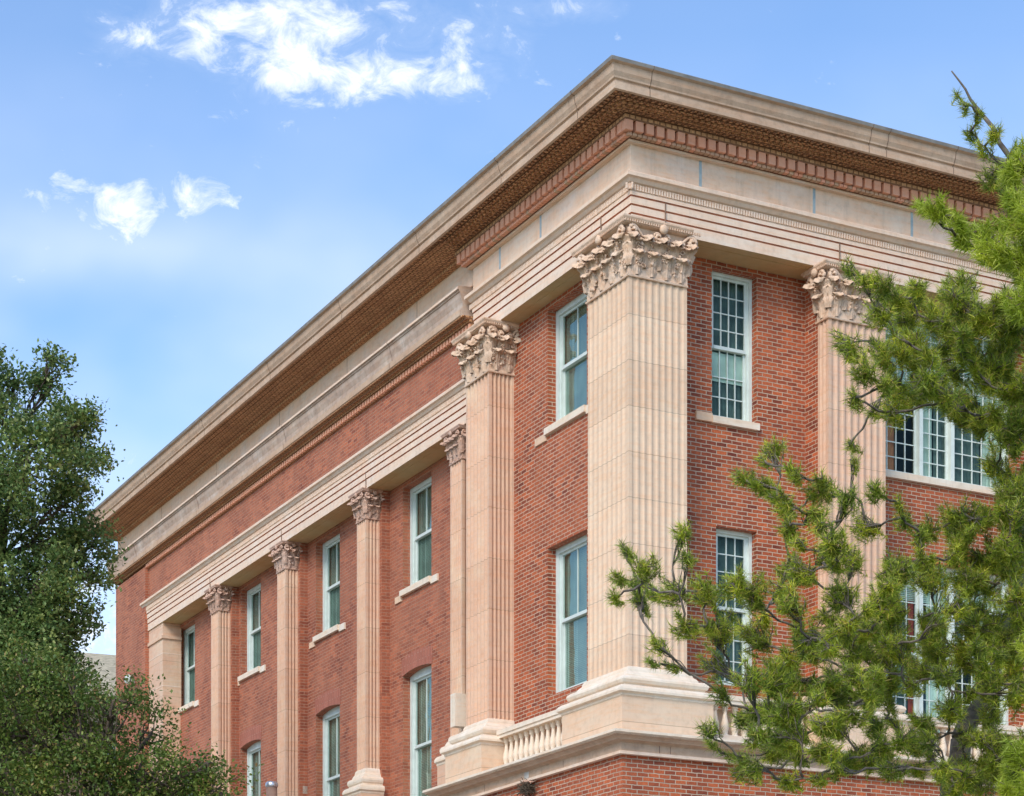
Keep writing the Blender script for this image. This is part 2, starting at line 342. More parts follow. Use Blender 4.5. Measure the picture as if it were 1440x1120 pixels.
# base storey of the corner pavilion, end pier, brick frieze, rear walls, roof
b = MB(); b.sweep([(1.5, PV_END + .02), (0, PV_END + .02), (0, 0), (R_END, 0)], [(.281, 0), (.281, 7.42), (-.62, 7.42), (-.62, 0)], BRICK); b.build('base_wall', BLD)
b = MB(); b.box(LB, 24.79, W_END, -.9, -.1, 0, 16.14, BRICKW); b.build('end_pier', BLD)
b = MB(); b.box(LB, PV_END - .05, 24.79, -.66, -.2, 15.05, 16.14, BRICKW, sw=False); b.build('brick_frieze', BLD)
b = MB(); b.box(WORLD, .9, R_END, W_END - .3, W_END, 0, 17.4, BRICKW); b.box(WORLD, R_END - .3, R_END, .75, W_END - .3, 0, 17.4, BRICKW); b.build('rear_wall', BLD)
b = MB(); b.box(WORLD, -.2, R_END, -.2, W_END, 17.5, 17.9, METAL); b.build('roof', BLD)
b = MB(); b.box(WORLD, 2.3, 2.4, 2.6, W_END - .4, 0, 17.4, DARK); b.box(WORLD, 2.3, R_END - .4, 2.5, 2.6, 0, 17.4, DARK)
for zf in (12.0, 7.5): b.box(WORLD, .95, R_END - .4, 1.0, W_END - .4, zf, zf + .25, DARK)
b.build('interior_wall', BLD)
# main cornice
top = MB(); MP = [(0, W_END + .5), (0, 0), (R_END, 0)]
prof = [(.70, 17.995), (.736, 17.97), (.72, 17.925), (.668, 17.905), (.668, 17.885), (.652, 17.80), (.622, 17.74), (.618, 17.715), (.586, 17.70), (.586, 17.675), (.606, 17.665), (.606, 17.555), (.56, 17.548), (.56, 17.58), (-.5, 17.58), (-.5, 17.995)]
top.sweep(MP, prof, WEATH, [METAL, METAL] + [None] * 13 + [METAL])
cornice = top.build('cornice', BLD)
j = MB()
def jsweep(path, pr, m, par):
    j = MB(); j.sweep(path, pr, m); j.build('joint', par)
pj = [(o + .004, z) for o, z in prof[1:12]] + [(.5, 17.552), (.5, 17.97)]
for a in (.02, 4.2, 4.55, 5.94, 9.3): jsweep([(a, 0), (a + .012, 0)], pj, JDARK, cornice)
for a in (.55, 3.2, 6.48, 10.1, 14.0, 18.2, 22.5): jsweep([(0, a + .014), (0, a)], pj, JDARK, cornice)
# brick soffit corbels
s = MB()
st = [(.56, 17.56), (.46, 17.555), (.46, 17.53), (.36, 17.53), (.36, 17.505), (.26, 17.505), (.26, 17.48), (.145, 17.48), (.145, 17.375), (-.3, 17.375), (-.3, 17.578), (.56, 17.578)]
s.sweep([(1.0, PV_END), (0, PV_END), (0, 0), (R_END, 0)], st, CORBEL)
for q in range(5):
    o0 = .18 + q * .078; zt = 17.55 - (.56 - o0 - .05) * .22
    n = int((R_END + o0) / .12)
    for i in range(n): s.box(RB, -o0 + i * .12, -o0 + i * .12 + .055, o0, o0 + .05, zt - .02, zt + .02, CORBEL)
    for i in range(int((PV_END + o0) / .12)): s.box(LB, -o0 + .06 + i * .12, -o0 + .115 + i * .12, o0, o0 + .05, zt - .02, zt + .02, CORBEL)
s.build('brick_soffit', BLD)
s = MB()
sw_ = [(.56, 17.56), (.48, 17.556), (.48, 17.535), (.38, 17.535), (.38, 17.515), (.28, 17.515), (.28, 17.495), (.18, 17.495), (.18, 17.475), (.08, 17.475), (.08, 17.455), (-.02, 17.455), (-.02, 17.40), (-.3, 17.40), (-.3, 17.578), (.56, 17.578)]
s.sweep([(0, W_END), (0, PV_END + .02)], sw_, CORBEL); s.build('brick_soffit', BLD)
# dentils
GAP = plain('dentil_gap_shade', (.22, .085, .045), .9)  # backing between the dentils, its colour darkened to give the gaps their shade
d = MB(); d.sweep([(1.0, PV_END), (0, PV_END), (0, 0), (R_END, 0)], [(.02, 17.374), (.02, 17.215), (.0, 17.21), (.0, 17.165), (-.3, 17.165), (-.3, 17.374)], GAP)
a = -.14
while a < R_END - .2:
    d.box(RB, a, a + .135, .015, .145, 17.217, 17.372, BLOCKR); a += .192
a = -.08
while a < PV_END: d.box(LB, a + .06, a + .19, .015, .145, 17.217, 17.372, BLOCKR); a += .192
a = -.06
while a < R_END - .1:
    d.box(RB, a, a + .074, -.005, .085, 17.165 + random.uniform(0, .008), 17.213, BLOCKY if random.random() < .7 else BLOCKR); a += .09
a = -.02
while a < PV_END: d.box(LB, a, a + .074, -.005, .085, 17.165, 17.213, BLOCKR if random.random() < .7 else BLOCKY); a += .09
d.build('dentil_course', BLD)
# pavilion frieze + architrave
PP = [(1.2, PV_END), (0, PV_END), (0, 0), (R_END, 0)]
f = MB(); f.sweep(PP, [(-.02, 17.16), (-.02, 17.125), (-.10, 17.12), (-.10, 16.665), (-.55, 16.665), (-.55, 17.16)], FRZ); frz = f.build('frieze', BLD)
for a in (1.369, 3.587, 5.6, 8.0):
    j = MB(); j.box(RB, a, a + .05, -.12, -.096, 16.668, 17.119, JBLUE); j.build('sealant_joint', frz)
for a in (3.08, 4.6):
    j = MB(); j.box(LB, a, a + .06, -.12, -.096, 16.668, 17.119, JBLUE); j.build('sealant_joint', frz)
def architrave(path, x, name, z0, z1, caplip=.1, parent=BLD):
    """x = offset of the lowest fascia; z0 soffit, z1 top; three red grooves"""
    h = z1 - z0; f = MB(); G = .013
    zs = [z0, z0 + h * .235, z0 + h * .40, z0 + h * .565]
    pr = [(x, z0)]; ms = [None]
    for i, z in enumerate(zs[1:]):
        pr += [(x, z - G), (x - .012, z - G), (x - .012, z + G), (x + .012, z + G)]; ms += [LINE, LINE, LINE, None]; x += .012
    ze = z0 + h * .655
    pr += [(x, ze), (x - .01, ze + .008), (x - .01, z0 + h * .80), (x + .03, z0 + h * .82), (x + caplip * .6, z0 + h * .88), (x + caplip, z0 + h * .90), (x + caplip, z0 + h * .97), (x + caplip - .03, z1), (x - .5, z1), (x - .5, z0)]
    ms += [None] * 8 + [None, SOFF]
    f.sweep(path, pr, PALE, ms); o = f.build(name, parent)
    # bead and reel enrichment
    e = MB(); zb = z0 + h * .73; hb = h * .055
    return o, x - .01, zb, hb
arch, xa, zb, hb = architrave(PP, -.125, 'architrave', 15.86, 16.662, .11)
e = MB(); a = -.0
while a < R_END - .1: e.box(RB, a, a + .028, xa, xa + .028, zb - hb, zb + hb, PALE); a += .05
a = .02
while a < PV_END: e.box(LB, a, a + .028, xa, xa + .028, zb - hb, zb + hb, PALE); a += .05
e.build('bead_moulding', arch)
def vjoint(B, spans, z0, z1, d, parent):
    for a in spans:
        j = MB(); j.box(B, a, a + .012, d - .02, d, z0, z1, JDARK); j.build('joint', parent)
vjoint(RB, (.728, 4.118, 8.9), 15.862, 16.31, -.083, arch); vjoint(LB, (1.03,), 15.862, 16.31, -.083, arch)
# soffit panel (thin ochre lining between the architrave and the wall)
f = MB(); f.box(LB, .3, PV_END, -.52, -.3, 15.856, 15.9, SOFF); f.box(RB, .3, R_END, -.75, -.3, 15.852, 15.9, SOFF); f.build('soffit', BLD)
# wing: stone band, intermediate cornice, architrave
WP = [(.2, W_END + .0), (.2, PV_END + .06)]
f = MB(); f.box(LB, PV_END + .01, W_END, -.7, -.15, 16.87, 17.45, FRZ); band = f.build('stone_band', BLD)
vjoint(LB, (8.2, 11.6, 15.4, 19.5, 23.6), 16.872, 17.40, -.147, band)
f = MB(); ip = [(.02, 16.88), (.30, 16.85), (.32, 16.83), (.32, 16.79), (.285, 16.78), (.285, 16.755), (.265, 16.75), (.25, 16.66), (.215, 16.56), (.21, 16.47), (.24, 16.45), (.27, 16.43), (.27, 16.32), (.25, 16.31), (-.3, 16.31), (-.3, 16.88)]
f.sweep([(.45, W_END), (.2, W_END), (.2, PV_END + .09)], ip, GREYST, [PALE, PALE, PALE] + [None] * 7 + [WEATH] * 3 + [None] * 3); ic = f.build('string_cornice', BLD)
for a in (9.0, 14.6, 20.3, 25.2): jsweep([(.2, a + .014), (.2, a)], [(o + .004, z) for o, z in ip[1:13]] + [(.1, 16.33), (.1, 16.83)], JDARK, ic)
f = MB(); f.sweep([(.2, W_END), (.2, PV_END + .02)], [(.25, 16.312), (.25, 16.29), (.18, 16.29), (.18, 16.25), (.11, 16.25), (.11, 16.215), (-.3, 16.215), (-.3, 16.312)], CORBEL)
f.sweep([(.2, 24.8), (.2, PV_END + .02)], [(.075, 16.218), (.075, 16.14), (.04, 16.14), (.04, 16.09), (-.2, 16.09), (-.2, 16.218)], CORBEL)
a = PV_END + .05
while a < 24.7: f.box(LB, a, a + .07, -.165, -.105, 16.10, 16.19, BLOCKR); a += .13
f.build('brick_soffit', BLD)
warch, xw, zbw, hbw = architrave([(.2, 25.05), (.2, PV_END + .02)], .03, 'wing_architrave', 14.47, 15.24, .10)
e = MB(); a = PV_END + .05
while a < 25.0: e.box(LB, a, a + .03, xw - .2, xw - .2 + .03, zbw - hbw, zbw + hbw, PALE); a += .055
e.build('bead_moulding', warch)
vjoint(LB, (10.66, 15.3, 19.97), 14.472, 14.9, -.15, warch)
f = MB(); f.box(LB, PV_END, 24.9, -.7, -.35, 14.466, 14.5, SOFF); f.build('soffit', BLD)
# ---------------------------------------------------------------- belt course, pedestals, bases
belt = MB(); BP = [(1.5, PV_END + .05), (0, PV_END + .05), (0, 0), (R_END, 0)]
bp = [(.571, 7.74), (.571, 7.70), (.54, 7.685), (.54, 7.67), (.50, 7.655), (.46, 7.625), (.45, 7.61), (.40, 7.60), (.36, 7.585), (.345, 7.575), (.345, 7.455), (.375, 7.445), (.375, 7.40), (.25, 7.40), (-.65, 7.40), (-.65, 7.79), (.30, 7.79)]
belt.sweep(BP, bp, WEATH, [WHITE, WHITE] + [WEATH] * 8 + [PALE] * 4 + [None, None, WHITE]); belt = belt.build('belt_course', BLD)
j = MB(); j.box(LB, 2.70, 2.85, .34, .352, 7.456, 7.565, plain('grey_patch', (.5, .47, .43), .9)); o = j.build('repair_patch', belt); o['label'] = 'grey mortar patch on the belt course'
vjoint(LB, (1.5, 4.35), 7.457, 7.572, .348, belt); vjoint(RB, (.35, .55, 3.0, 6.1), 7.457, 7.572, .348, belt)
basep = [(0, 8.86), (.03, 8.84), (.05, 8.80), (.055, 8.77), (.10, 8.73), (.12, 8.70), (.12, 8.685), (.19, 8.67), (.235, 8.635), (.245, 8.60), (.225, 8.555), (.19, 8.53), (.20, 8.525), (.20, 8.50), (.30, 8.49), (.345, 8.46), (.365, 8.42), (.365, 8.385), (.31, 8.36), (.31, 8.33), (.292, 8.315)]
def pedestal(name, path, shape_inner=-.5, die=None, parent=BLD, zb=7.79):
    p = MB(); p.sweep(path, basep + [(.292, zb), (shape_inner, zb), (shape_inner, 8.86)], die or CREAM, [WHITE] * 20 + [None] * 4, smooth=()); return p.build(name, parent)
pd1 = pedestal('pedestal', [(.62, 1.35), (.0, 1.35), (0, 0), (1.1, 0), (1.1, .66)], -.2)
pd2 = pedestal('pedestal', [(.49, 5.75), (0, 5.75), (0, 4.87), (.49, 4.87)], -.2)
pd3 = pedestal('pedestal', [(3.83, .68), (3.83, 0), (5.0, 0), (5.0, .68)], -.2)
pd4 = pedestal('pedestal', [(8.6, .68), (8.6, 0), (9.8, 0), (9.8, .68)], -.2)
# balustrades
def balustrade(B, a0, a1, d):
    r = MB(); r.box(B, a0, a1, d - .28, d + .02, 8.50, 8.58, WHITE); r.box(B, a0, a1, d - .24, d, 8.44, 8.50, WHITE); r.box(B, a0, a1, d - .26, d + .04, 7.79, 7.93, WHITE); r.box(B, a0, a1, d - .45, d - .3, 7.79, 8.40, PALE)
    o = r.build('balustrade', BLD); n = int((a1 - a0 - .1) / .178); bm = None
    for i in range(n):
        a = a0 + .12 + (a1 - a0 - .24) * i / (n - 1); c = B(a, d - .12, 7.93)
        if bm is None:
            bm = MB(); bm.lathe((0, 0, 0), [(.062, 0), (.062, .03), (.045, .045), (.05, .08), (.068, .14), (.066, .19), (.045, .28), (.032, .37), (.035, .42), (.055, .43), (.05, .46), (.06, .47), (.06, .51)], WHITE)
            q = bm.build('baluster', o); q.location = c; q0 = q
        else:
            q = q0.copy(); COL.objects.link(q); q.parent = o; q.location = c
balustrade(LB, 1.65, 4.57, -.02); balustrade(RB, 1.41, 3.53, -.05); balustrade(RB, 5.31, 8.3, -.05)
# ---------------------------------------------------------------- pilasters
def fl(a0, a1, n, dep, margin=.05, gap=.22):
    """outline offsets along a fluted face: list of (a, -depth)"""
    pts = [(a0, 0)]; L = (a1 - a0 - 2 * margin); wv = L / n
    for i in range(n):
        s0 = a0 + margin + wv * (i + gap / 2); s1 = a0 + margin + wv * (i + 1 - gap / 2)
        for k in range(7):
            t = k / 6; pts.append((s0 + (s1 - s0) * t, -dep * math.sin(math.pi * t) ** .7 if 0 < t < 1 else 0))
    pts.append((a1, 0)); return pts
def shaft(name, u0, u1, v0, v1, z0, z1, m, nL=0, nR=0, nF=0, dep=.03, parent=BLD):
    """rect pier; nL flutes on the -u face, nR on the -v face"""
    poly = []
    poly += [(u0 - q[1], q[0]) for q in reversed(fl(v0, v1, nL, dep))] if nL else [(u0, v1), (u0, v0)]      # travel v1 -> v0 on -u face
    poly += [(q[0], v0 - q[1]) for q in fl(u0, u1, nR, dep)][1 if nL or True else 0:] if nR else [(u1, v0)]
    poly += [(u1, v1)]
    p = MB(); p.prism(poly, z0, z1, m); return p.build(name, parent)
def leaf(mb, F, ac, o0, z0, h, wd, curl, m, lean=0):
    rows = []; NS, NT = 22, 14
    for i in range(NS + 1):
        s_ = i / NS; an = s_ * math.pi * .66; zc = z0 + h * math.sin(an) if an < math.pi / 2 else z0 + h * (1 - (1 - math.sin(an)) * 1.2)
        oc = o0 + curl * (1 - math.cos(an)) * .75 + .012; tooth = abs(math.sin(s_ * math.pi * 4.5))
        wi = wd * .5 * (.66 + .5 * math.sin(math.pi * min(1, s_ * .95))) * (1 - .38 * (1 - tooth)) * (1 if s_ < .85 else 1 - (s_ - .85) * 4.5)
        row = []
        for jx in range(NT + 1):
            t = jx / NT * 2 - 1
            rib = .03 * (1 - abs(t)) + .017 * math.cos(t * math.pi * 5) - .035 * t * t + .014 * tooth * abs(t) + .012 * math.sin(s_ * 40 + abs(t) * 6) * abs(t)
            row.append(F(ac + t * wi + lean * s_, oc + rib * (h / .4), zc - abs(t) * h * .12 * s_ + tooth * .03 * abs(t)))
        rows.append(row)
    mb.grid(rows, m)
def scroll(mb, F, a, o, z, r, sgn, m, stem=None):
    pts = []
    if stem: pts += [F(stem[0], stem[1], stem[2]), F((stem[0] * .5 + (a - sgn * r) * .5), (stem[1] + o) / 2 + .01, (stem[2] + z + r) / 2)]
    for k in range(18):
        an = math.pi * .75 - k * .5; rr = r * (1 - k / 20)
        pts.append(F(a + sgn * rr * math.cos(an), o + .03 * k / 18, z + rr * math.sin(an)))
    mb.tube(pts, [r * .16 + r * .20 * min(1, i / 4) for i in range(len(pts))], m, 6)
def blob(mb, F, a, o, z, r, m, seed=0):
    P = []
    for i in range(7):
        th = math.pi * i / 6
        P.append([F(a + r * math.sin(th) * math.cos(ph) * (1 + .25 * math.sin(5 * ph)), o + r * .7 * math.sin(th) * math.sin(ph) * (1 + .2 * math.sin(3 * th + seed)), z + r * math.cos(th)) for ph in [2 * math.pi * k / 10 for k in range(11)]])
    mb.grid(P, m)
def capital(name, u0, u1, v0, v1, z0, z1, m, parent, faces='LR', seed=1):
    rnd = random.Random(seed); H = z1 - z0; c = MB(); sc = H / .86
    # necking and bell
    path = [(u1, v1), (u0, v1), (u0, v0), (u1, v0), (u1, v1)]
    c.sweep(path[:-1], [(0, z0), (.03 * sc, z0 + .005), (.035 * sc, z0 + .03 * sc), (.012, z0 + .045 * sc), (.012, z0 + .3 * H), (.04 * sc, z0 + .62 * H), (.075 * sc, z0 + .86 * H), (.09 * sc, z0 + .87 * H), (-.02, z0 + .87 * H), (-.02, z0)], m)
    c.box(WORLD, u0 + .001, u1, v0 + .001, v1, z0, z0 + .87 * H, m)
    # abacus
    ab = [(.10 * sc, z0 + .872 * H), (.15 * sc, z0 + .89 * H), (.16 * sc, z0 + .925 * H), (.185 * sc, z0 + .94 * H), (.20 * sc, z0 + .97 * H), (.20 * sc, z1 - .002), (-.02, z1 - .002), (-.02, z0 + .872 * H)]
    c.sweep(path[:-1], ab, m)
    for nm in faces:
        if nm == 'L': F = lambda a, o, z: (u0 - o, a, z); a0, a1 = v0, v1
        elif nm == 'R': F = lambda a, o, z: (a, v0 - o, z); a0, a1 = u0, u1
        else: F = lambda a, o, z: (a, v1 + o, z); a0, a1 = u0, u1
        L = a1 - a0; n = max(1, round(L / (.29 * sc))); wl = L / n
        for i in range(n): leaf(c, F, a0 + wl * (i + .5), .01, z0 + .05 * H, .40 * H, wl * 1.02, .15 * sc, m)
        for i in range(n + 1): leaf(c, F, a0 + wl * i, .02, z0 + .05 * H + .12 * sc, .52 * H, wl * .85, .20 * sc, m)
        for i in range(n * 2):
            leaf(c, F, a0 + wl * (i + .5) / 2, .03, z0 + .34 * H, .30 * H, wl * .42, .15 * sc, m, rnd.uniform(-.05, .05))
        r = .095 * sc
        scroll(c, F, a0 + .0 * sc, .13 * sc, z1 - .24 * H, r, -1, m, (a0 + L * .3, .06 * sc, z0 + .5 * H))
        scroll(c, F, a1 - .0 * sc, .13 * sc, z1 - .24 * H, r, 1, m, (a1 - L * .3, .06 * sc, z0 + .5 * H))
        if L > .4 * sc:
            scroll(c, F, (a0 + a1) / 2 - .09 * sc, .12 * sc, z1 - .26 * H, r * .7, 1, m, (a0 + L * .34, .06 * sc, z0 + .5 * H))
            scroll(c, F, (a0 + a1) / 2 + .09 * sc, .12 * sc, z1 - .26 * H, r * .7, -1, m, (a1 - L * .34, .06 * sc, z0 + .5 * H))
        blob(c, F, (a0 + a1) / 2, .17 * sc, z1 - .12 * H, .075 * sc, m, seed)
        a = a0 - .17 * sc; 
        while a < a1 + .16 * sc:      # egg enrichment along the abacus
            c.box(F, a, a + .022 * sc, .158 * sc, .185 * sc, z1 - .10 * H, z1 - .055 * H, m); a += .042 * sc
        for _ in range(int(16 * L / sc)):       # curling tendrils
            q = rnd.random(); ta = rnd.uniform(a0, a1); tz = z0 + H * (.2 + .5 * q); to = .07 * sc + q * .10 * sc; sg = rnd.choice((-1, 1)); tr_ = rnd.uniform(.025, .05) * sc
            c.tube([F(ta + sg * tr_ * (1 - k / 12) * math.cos(k * .7), to + .01 * sc * k / 10, tz + tr_ * (1 - k / 12) * math.sin(k * .7)) for k in range(10)], [.009 * sc] * 10, m, 4)
        for _ in range(int(26 * L / sc)):       # small carved knobs between the leaves
            q = rnd.random(); blob(c, F, rnd.uniform(a0, a1), .05 * sc + q * .10 * sc, z0 + H * (.15 + .62 * q), rnd.uniform(.016, .032) * sc, m, _)
    o = c.build(name, parent, recalc=False); return o
# corner pier (two fluted faces), left pilaster, right pilasters
s1 = shaft('pilaster', 0, 1.08, 0, 1.3, 8.80, 15.03, CREAM, 8, 8, dep=.016); capital('capital', 0, 1.08, 0, 1.3, 14.98, 15.86, CARVE, s1, 'LR', 1); s1['label'] = 'wide cream fluted corner pilaster'
s2 = shaft('pilaster', 0, .51, 4.86, 5.78, 8.80, 15.03, PINK, 6, 5, dep=.045); capital('capital', 0, .51, 4.86, 5.78, 14.98, 15.86, CARVE, s2, 'LR', 2)
b = MB()
for (ra, rb, sd_) in ((3.83, 5.0, 3), (8.6, 9.8, 4)):
    s3 = shaft('pilaster', ra, rb, 0, .3, 8.80, 15.03, PINK, 2, 8, dep=.025); capital('capital', ra, rb, 0, .3, 14.98, 15.86, CARVE, s3, 'LR', sd_)
    b.box(RB, ra + .02, rb - .02, -.72, -.3, 7.8, 15.85, BRICK)
b.box(RB, .9, 1.06, -.75, -.6, 7.8, 15.85, BRICK); b.build('brick_backing', BLD)
# wing pilasters
def wing_pilaster(v0, wd, seed, n):
    s_ = shaft('pilaster', .2, .52, v0, v0 + wd, 8.80, 13.93, PINK, n, 3, dep=.035)
    capital('capital', .2, .52, v0, v0 + wd, 13.88, 14.47, CARVEP, s_, 'LR', seed)
    q = MB(); q.sweep([(.52, v0 + wd), (.2, v0 + wd), (.2, v0), (.52, v0)], [(o * .62, z) for o, z in basep] + [(.18, 0), (-.1, 0), (-.1, 8.86)], PINK, [WHITE] * 20 + [None] * 4); q.build('base', s_)
    q = MB(); q.box(LB, v0 - .12, v0 + wd + .12, -.69, -.5, 0, 14.47, BRICKW); q.build('brick_backing', s_)
    return s_
for i, (v0, wd) in enumerate(((6.35, .50), (10.76, .46), (15.17, .50), (19.5, .52))): wing_pilaster(v0, wd, 10 + i, 4)
q = MB(); q.box(LB, 23.66, 24.79, -.69, -.2, 0, 14.06, PINK)
q.box(LB, 23.62, 24.79, -.69, -.16, 14.06, 14.14, PINK); q.box(LB, 23.66, 24.79, -.69, -.2, 14.14, 14.47, PINK)
for z in (13.68, 12.85, 11.9, 10.9): q.box(LB, 23.655, 24.79, -.69, -.194, z, z + .022, PALE)
o = q.build('end_pilaster', BLD); o['label'] = 'plain pink stone pilaster with white joints'
q = MB(); q.box(LB, 15.05, 15.35, -.68, -.56, 8.95, 9.12, WHITE); q.build('impost_block', BLD)
q = MB(); q.box(LB, 6.02, 6.22, -.3, .1, 8.9, 9.5, WHITE); q.build('stone_lug', BLD)
# ---------------------------------------------------------------- windows
def arch_ring(B, op, d, m=SOLDIER):
    a0, a1, z0, z1, r = op; q = MB(); K = 10; A0, A1 = a0 - .05, a1 + .05
    pts = [(A0 + (A1 - A0) * k / K, z1 + r * (1 - (2 * k / K - 1) ** 2)) for k in range(K + 1)]
    for (s0, t0), (s1_, t1) in zip(pts, pts[1:]):
        q.poly([B(s0, d, t0), B(s1_, d, t1), B(s1_, d, t1 + .34), B(s0, d, t0 + .34)], m, sw=True)
    for (s0, t0), (s1_, t1) in zip(pts, pts[1:]):
        q.poly([B(s0, d, t0), B(s1_, d, t1), B(s1_, d - .012, t1), B(s0, d - .012, t0)], m); q.poly([B(s0, d, t0 + .34), B(s1_, d, t1 + .34), B(s1_, d - .012, t1 + .34), B(s0, d - .012, t0 + .34)], m)
    return q
def window(B, op, dw, inset, cols, ru, rl, paint, frame_w=.07, sill_ext=.3, curt=((0, .3), (.72, 1)), blind=0, arch=False, sill=True, seed=0, cm=None, mull=None):
    """op opening; dw wall plane offset; inset of the frame behind the wall"""
    rnd = random.Random(seed); a0, a1, z0, z1, rise = op; d = dw - inset; zt = z1 + (rise or 0)
    f = MB(); fw = frame_w
    f.box(B, a0, a0 + fw, d - .12, d, z0, zt, paint); f.box(B, a1 - fw, a1, d - .12, d, z0, zt, paint)
    f.box(B, a0 + fw, a1 - fw, d - .12, d, z1 - fw, zt + .01, paint); f.box(B, a0 + fw, a1 - fw, d - .12, d + .01, z0, z0 + .05, paint)
    f.box(B, a0 + fw, a0 + fw + .05, d - .11, d - .035, z0 + .05, z1 - fw, AQUA if paint is PAINTG else paint)
    f.box(B, a1 - fw - .03, a1 - fw, d - .11, d - .035, z0 + .05, z1 - fw, paint)
    fr = f.build('window', BLD)
    lights = mull or [(a0 + fw + (.05 if not mull else 0), a1 - fw - (.03 if not mull else 0))]
    mz = z0 + (z1 - z0) * .5
    for li, (x0, x1) in enumerate(lights):
        if mull and li: 
            mm = MB(); mm.box(B, lights[li - 1][1], x0, d - .12, d + .01, z0 + .05, z1 - fw, paint); mm.build('mullion', fr)
        for nm, y0, y1, rows, dd in (('upper_sash', mz - .02, z1 - fw, ru, d - .045), ('lower_sash', z0 + .05, mz + .02, rl, d - .085)):
            s_ = MB(); t = .04
            s_.box(B, x0, x0 + t, dd - .035, dd, y0, y1, paint); s_.box(B, x1 - t, x1, dd - .035, dd, y0, y1, paint)
            s_.box(B, x0 + t, x1 - t, dd - .035, dd, y1 - t, y1, paint); s_.box(B, x0 + t, x1 - t, dd - .035, dd + .012, y0, y0 + (.055 if nm == 'upper_sash' else .07), paint)
            c_ = cols if isinstance(cols, int) else cols[li]
            if nm == 'lower_sash' and rows == 0: c_ = 1
            mw = .0085
            for k in range(1, c_):
                x = x0 + t + (x1 - x0 - 2 * t) * k / c_; s_.box(B, x - mw, x + mw, dd - .028, dd - .004, y0 + .05, y1 - t, paint)
            fr_ = [(k / rows) for k in range(1, rows)] if rows > 1 else []
            if nm == 'lower_sash' and rows == 3: fr_ = [.30, .60]
            for k in fr_:
                y = y0 + .05 + (y1 - y0 - .09) * k; s_.box(B, x0 + t, x1 - t, dd - .027, dd - .005, y - mw, y + mw, paint)
            so_ = s_.build(nm, fr)
            g_ = MB(); g_.poly([B(x0 + .02, dd - .018, y0 + .02), B(x1 - .02, dd - .018, y0 + .02), B(x1 - .02, dd - .018, y1 - .02), B(x0 + .02, dd - .018, y1 - .02)], GLASS); g_.build('pane', fr, uv=False)
    if sill:
        s_ = MB(); s_.box(B, a0 - .02, a1 + .02, d, dw + .07, z0 - .11, z0 + .004, WHITE)
        s_.box(B, a0 - (.02 if B is RB else sill_ext), a0 - .02, dw - .05, dw + .035, z0 - .15, z0 - .015, WHITE) if B is LB else s_.box(B, a0 - sill_ext, a0 - .02, dw - .05, dw + .05, z0 - .10, z0 + .04, CREAM)
        if B is LB: s_.box(B, a1 + .02, a1 + sill_ext, dw - .05, dw + .03, z0 - .19, z0 - .06, CREAM)
        s_.build('sill', fr)
    W_ = a1 - a0
    for ci, (c0, c1) in enumerate(curt):
        q = MB(); rows_ = []; n = max(6, int((c1 - c0) * W_ / .025))
        for zz in (z0 + .02, z1 - .03):
            rows_.append([B(a0 + W_ * (c0 + (c1 - c0) * k / n), d - .155 + .015 * math.sin(k * 1.7 + seed) + .01 * math.sin(k * .6), zz) for k in range(n + 1)])
        q.grid(rows_, (cm[ci] if cm else CURT)); q.build('curtain', fr, uv=False)
    if blind:
        q = MB(); z = z1 - .06
        while z > z1 - (z1 - z0) * blind: q.box(B, a0 + .06, a1 - .06, d - .146, d - .135, z - .022, z, CURTD if seed % 2 else CURT); z -= .032
        q.build('blind', fr, uv=False)
    if rise: arch_ring(B, op, dw + .006).build('arch', fr, recalc=False)
    return fr
window(LB, LU, -.5, .16, 2, 1, 0, PAINTG, .10, .42, ((.66, 1),), .97, seed=1)
window(LB, LLo, -.5, .16, 2, 1, 0, PAINTG, .10, .1, ((.62, 1), (0, .1)), .97, sill=False, seed=13)
wru = window(RB, RU, -.7, .14, 4, 4, 3, PAINT, .055, .33, ((.0, 1),), .0, seed=3, cm=(GREENC,))
q = MB(); q.box(RB, 2.06, 2.82, -.965, -.96, 13.98, 14.46, CURT); o = q.build('roller_blind', wru); o['label'] = 'pale blind drawn behind the middle of the window'
window(RB, RLo, -.7, .14, 3, 4, 3, PAINT, .06, .2, ((0, 1),), .0, sill=False, seed=5, cm=(GREENC,))
window(RB, (10.2, 11.0, 13.28, 15.72, 0), -.7, .14, 4, 4, 3, PAINT, .055, .3, ((0, .2),), .4, seed=7)
window(RB, (10.2, 11.0, 8.9, 11.42, .1), -.7, .14, 4, 4, 3, PAINT, .055, .3, ((0, .2),), .4, sill=False, seed=9)
M3 = [(5.11, 6.36), (6.44, 7.05), (7.13, 8.29)]
window(RB, TU, -.7, .14, (6, 3, 5), 5, 5, PAINT, .06, .3, ((.215, .27), (.40, .52), (.85, 1), (0, .2), (.53, .84)), .42, seed=4, cm=(ORANGE, CURT, CURT, GREENC, GREENC), mull=M3)
window(RB, TLo, -.7, .14, (6, 3, 5), 5, 4, PAINT, .06, .3, ((.36, .40), (.48, .60), (.8, .9), (0, .35)), .2, sill=False, seed=6, cm=(REDC, CURT, CURT, GREENC), mull=M3)
wu = window(LB, (WS[0], WS[0] + 1.34, 12.30, 14.36, 0), -.67, .16, 2, 1, 0, PAINTG, .09, .32, ((.60, 1),), .97, seed=1)
wl = window(LB, (WS[0], WS[0] + 1.34, 7.75, 10.60, .07), -.67, .16, 2, 1, 0, PAINTG, .09, .3, ((.55, 1),), .97, seed=15)
for s_ in WS[1:]:
    for p_ in (wu, wl): copy_tree(p_, BLD, (0, s_ - WS[0], 0))
